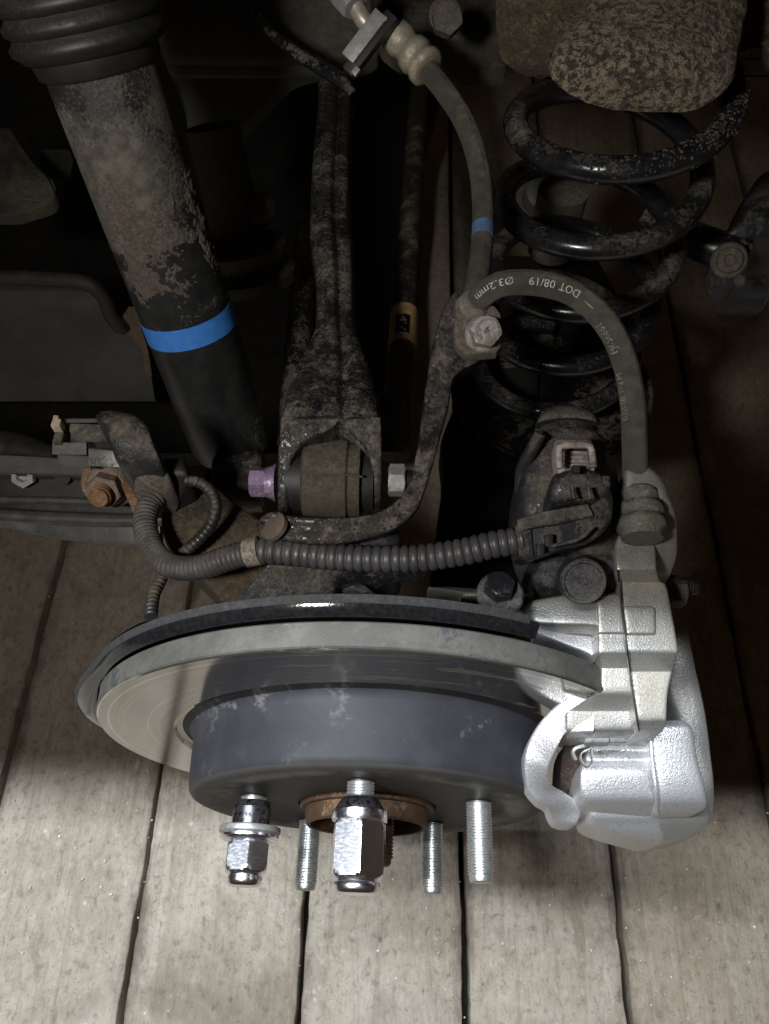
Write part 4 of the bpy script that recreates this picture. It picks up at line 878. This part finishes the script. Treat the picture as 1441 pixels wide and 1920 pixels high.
bp = thing('body_panel', 'flat dull grey undertray panel with rusty edge at the left', 'body panel', at(130, 640, .62))
obj('panel', loft(yrows([(528, -460, 150, -.03), (545, -460, 185, -.045), (580, -460, 207, -.06), (612, -460, 222, -.075), (640, -460, 262, -.088), (690, -460, 280, -.11), (747, -460, 290, -.135)]), .004, .001, n=6), m_panel, bp)
obj('rim', tube([atz(-440, 512, -.020), atz(-40, 519, -.020), atz(90, 523, -.020), atz(160, 530, -.022), atz(192, 555, -.035), atz(210, 595, -.055), atz(228, 616, -.068)], .006, 14), m_dark, bp)
obj('rusty_edge', loft(yrows([(575, 240, 262, -.055), (610, 225, 264, -.072), (650, 262, 276, -.09), (700, 272, 284, -.112)]), .004, .001), m_linkrust, bp)

# ================================================================ TOP: DARK UNDERBODY
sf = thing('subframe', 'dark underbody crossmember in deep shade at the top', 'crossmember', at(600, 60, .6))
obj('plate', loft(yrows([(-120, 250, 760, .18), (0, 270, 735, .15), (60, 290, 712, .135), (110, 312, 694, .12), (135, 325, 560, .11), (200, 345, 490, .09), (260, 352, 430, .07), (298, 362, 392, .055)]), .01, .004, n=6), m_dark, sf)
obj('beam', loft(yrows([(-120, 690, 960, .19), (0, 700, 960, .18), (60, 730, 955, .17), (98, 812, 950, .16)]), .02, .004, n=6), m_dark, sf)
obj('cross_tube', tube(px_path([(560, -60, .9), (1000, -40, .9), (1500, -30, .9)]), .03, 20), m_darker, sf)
hc = obj('handbrake_cable', tube(px_path([(452, -20, .47), (500, 52, .46), (545, 92, .45), (600, 128, .44), (640, 152, .435), (662, 176, .435)]), [.0026, .0028, .0034, .0036, .0036, .0030], 18, .003), m_blackpaint, label='dark flexible cable hanging in front of the crossmember', cat='cable')
il = thing('shade_sheet', 'added black sheet standing in for deep shade behind the shock absorber', 'liner', at(250, 250, 1.0))
obj('shade_panel', loft([((-700, -200), (860, -200), 1.15), ((-700, 100), (840, 100), 1.05), ((-700, 300), (790, 300), 1.0), ((-700, 420), (785, 420), .97), ((-700, 540), (775, 540), .93), ((-700, 620), (772, 620), .88), ((-700, 720), (766, 720), .82), ((-700, 800), (752, 800), .785), ((-700, 850), (735, 850), .765)], .02, .004, mode='d', n=4), m_darker, il)  # added black sheet: its colour stands in for shade on the floor behind
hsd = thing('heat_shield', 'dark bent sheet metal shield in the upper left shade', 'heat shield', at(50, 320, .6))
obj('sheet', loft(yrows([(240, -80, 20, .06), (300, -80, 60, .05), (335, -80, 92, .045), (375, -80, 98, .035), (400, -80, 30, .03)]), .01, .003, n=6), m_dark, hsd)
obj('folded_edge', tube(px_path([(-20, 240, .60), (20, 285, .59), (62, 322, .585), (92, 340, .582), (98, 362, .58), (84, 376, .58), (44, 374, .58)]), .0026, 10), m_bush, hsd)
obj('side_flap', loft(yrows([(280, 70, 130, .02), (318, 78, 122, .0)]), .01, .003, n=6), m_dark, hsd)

# wheel arch roof and outer fender above the view: they shade the inner parts and the floor behind the disc
fe = thing('wheel_arch', 'dark wheel arch liner and fender roofing over the hub', 'wheel arch', (0, .4, .56))
V = []; nx = 40; LIP = .034
for yv, zo in ((LIP, 0), (LIP, .02), (LIP+.025, .03), (1.6, .06), (1.6, .05), (LIP+.025, .018)):
    for i in range(nx):
        x = -1.2+2.4*i/(nx-1); V.append((x, yv, .60+zo))
Fs = [[r*nx+i, r*nx+i+1, ((r+1) % 6)*nx+i+1, ((r+1) % 6)*nx+i] for r in range(6) for i in range(nx-1)]
obj('liner', (np.array(V), Fs), m_darker, fe)

# ================================================================ MUD CRUMBS
from mathutils import noise as mnoise
V = []; na, nh = 150, 120; h0, h1 = tt+.008, tt+.078
n0 = unit(-(s0-CP)-sd*(-(s0-CP)@sd)); b0 = np.cross(sd, n0)
for b in range(nh):
    for a in range(na):
        g0 = rad(-95+175*a/(na-1)); h = h0+(h1-h0)*b/(nh-1)
        p3 = Vector((g0*RS*110, h*110, 2.3))
        f1 = mnoise.fractal(p3, .75, 2.1, 7); f2 = mnoise.fractal(p3*4.2, .8, 2.1, 4)
        edge = min(1, 6*min(a/(na-1), 1-a/(na-1)), 5*(b/(nh-1)), 3.5*(1-b/(nh-1)))
        lift = .0011*(f1*1.0+f2*.55+.18-1.3*(1-edge)) + .0004*math.sin(g0*3)
        r_ = RS*.9535+max(-.0008, lift); V.append(s0+sd*h+r_*(math.cos(g0)*n0-math.sin(g0)*b0))
Fs = [[b*na+a, b*na+a+1, (b+1)*na+a+1, (b+1)*na+a] for b in range(nh-1) for a in range(na-1)]
obj('mud', (np.array(V), Fs), m_mudclump, label='crumbly dry mud crusted on the shock absorber above its blue band', kind='stuff', sharp=60)
P_ = []; N_ = []
for k in range(700):
    u_ = float(np.clip(rng.normal(34, 20), 2, 200)); i = int(u_); T = unit(sp_pts[i+1]-sp_pts[i]); q_ = sp_pts[i]+(u_-i)*(sp_pts[i+1]-sp_pts[i]); up = unit(np.array([0, -.35, 1.])-T*(T@np.array([0, -.35, 1.])))
    b0 = np.cross(T, up); g0 = rng.normal(0, .7); nn_ = math.cos(g0)*up+math.sin(g0)*b0
    P_.append(q_+nn_*.0065); N_.append(nn_)
obj('sand', grains(P_, N_, .0009, .7), m_mudclump, label='dry sand crusted on the upper spring coils', kind='stuff', sharp=20)
for o in bpy.data.objects:
    if '_b' in o: del o['_b']
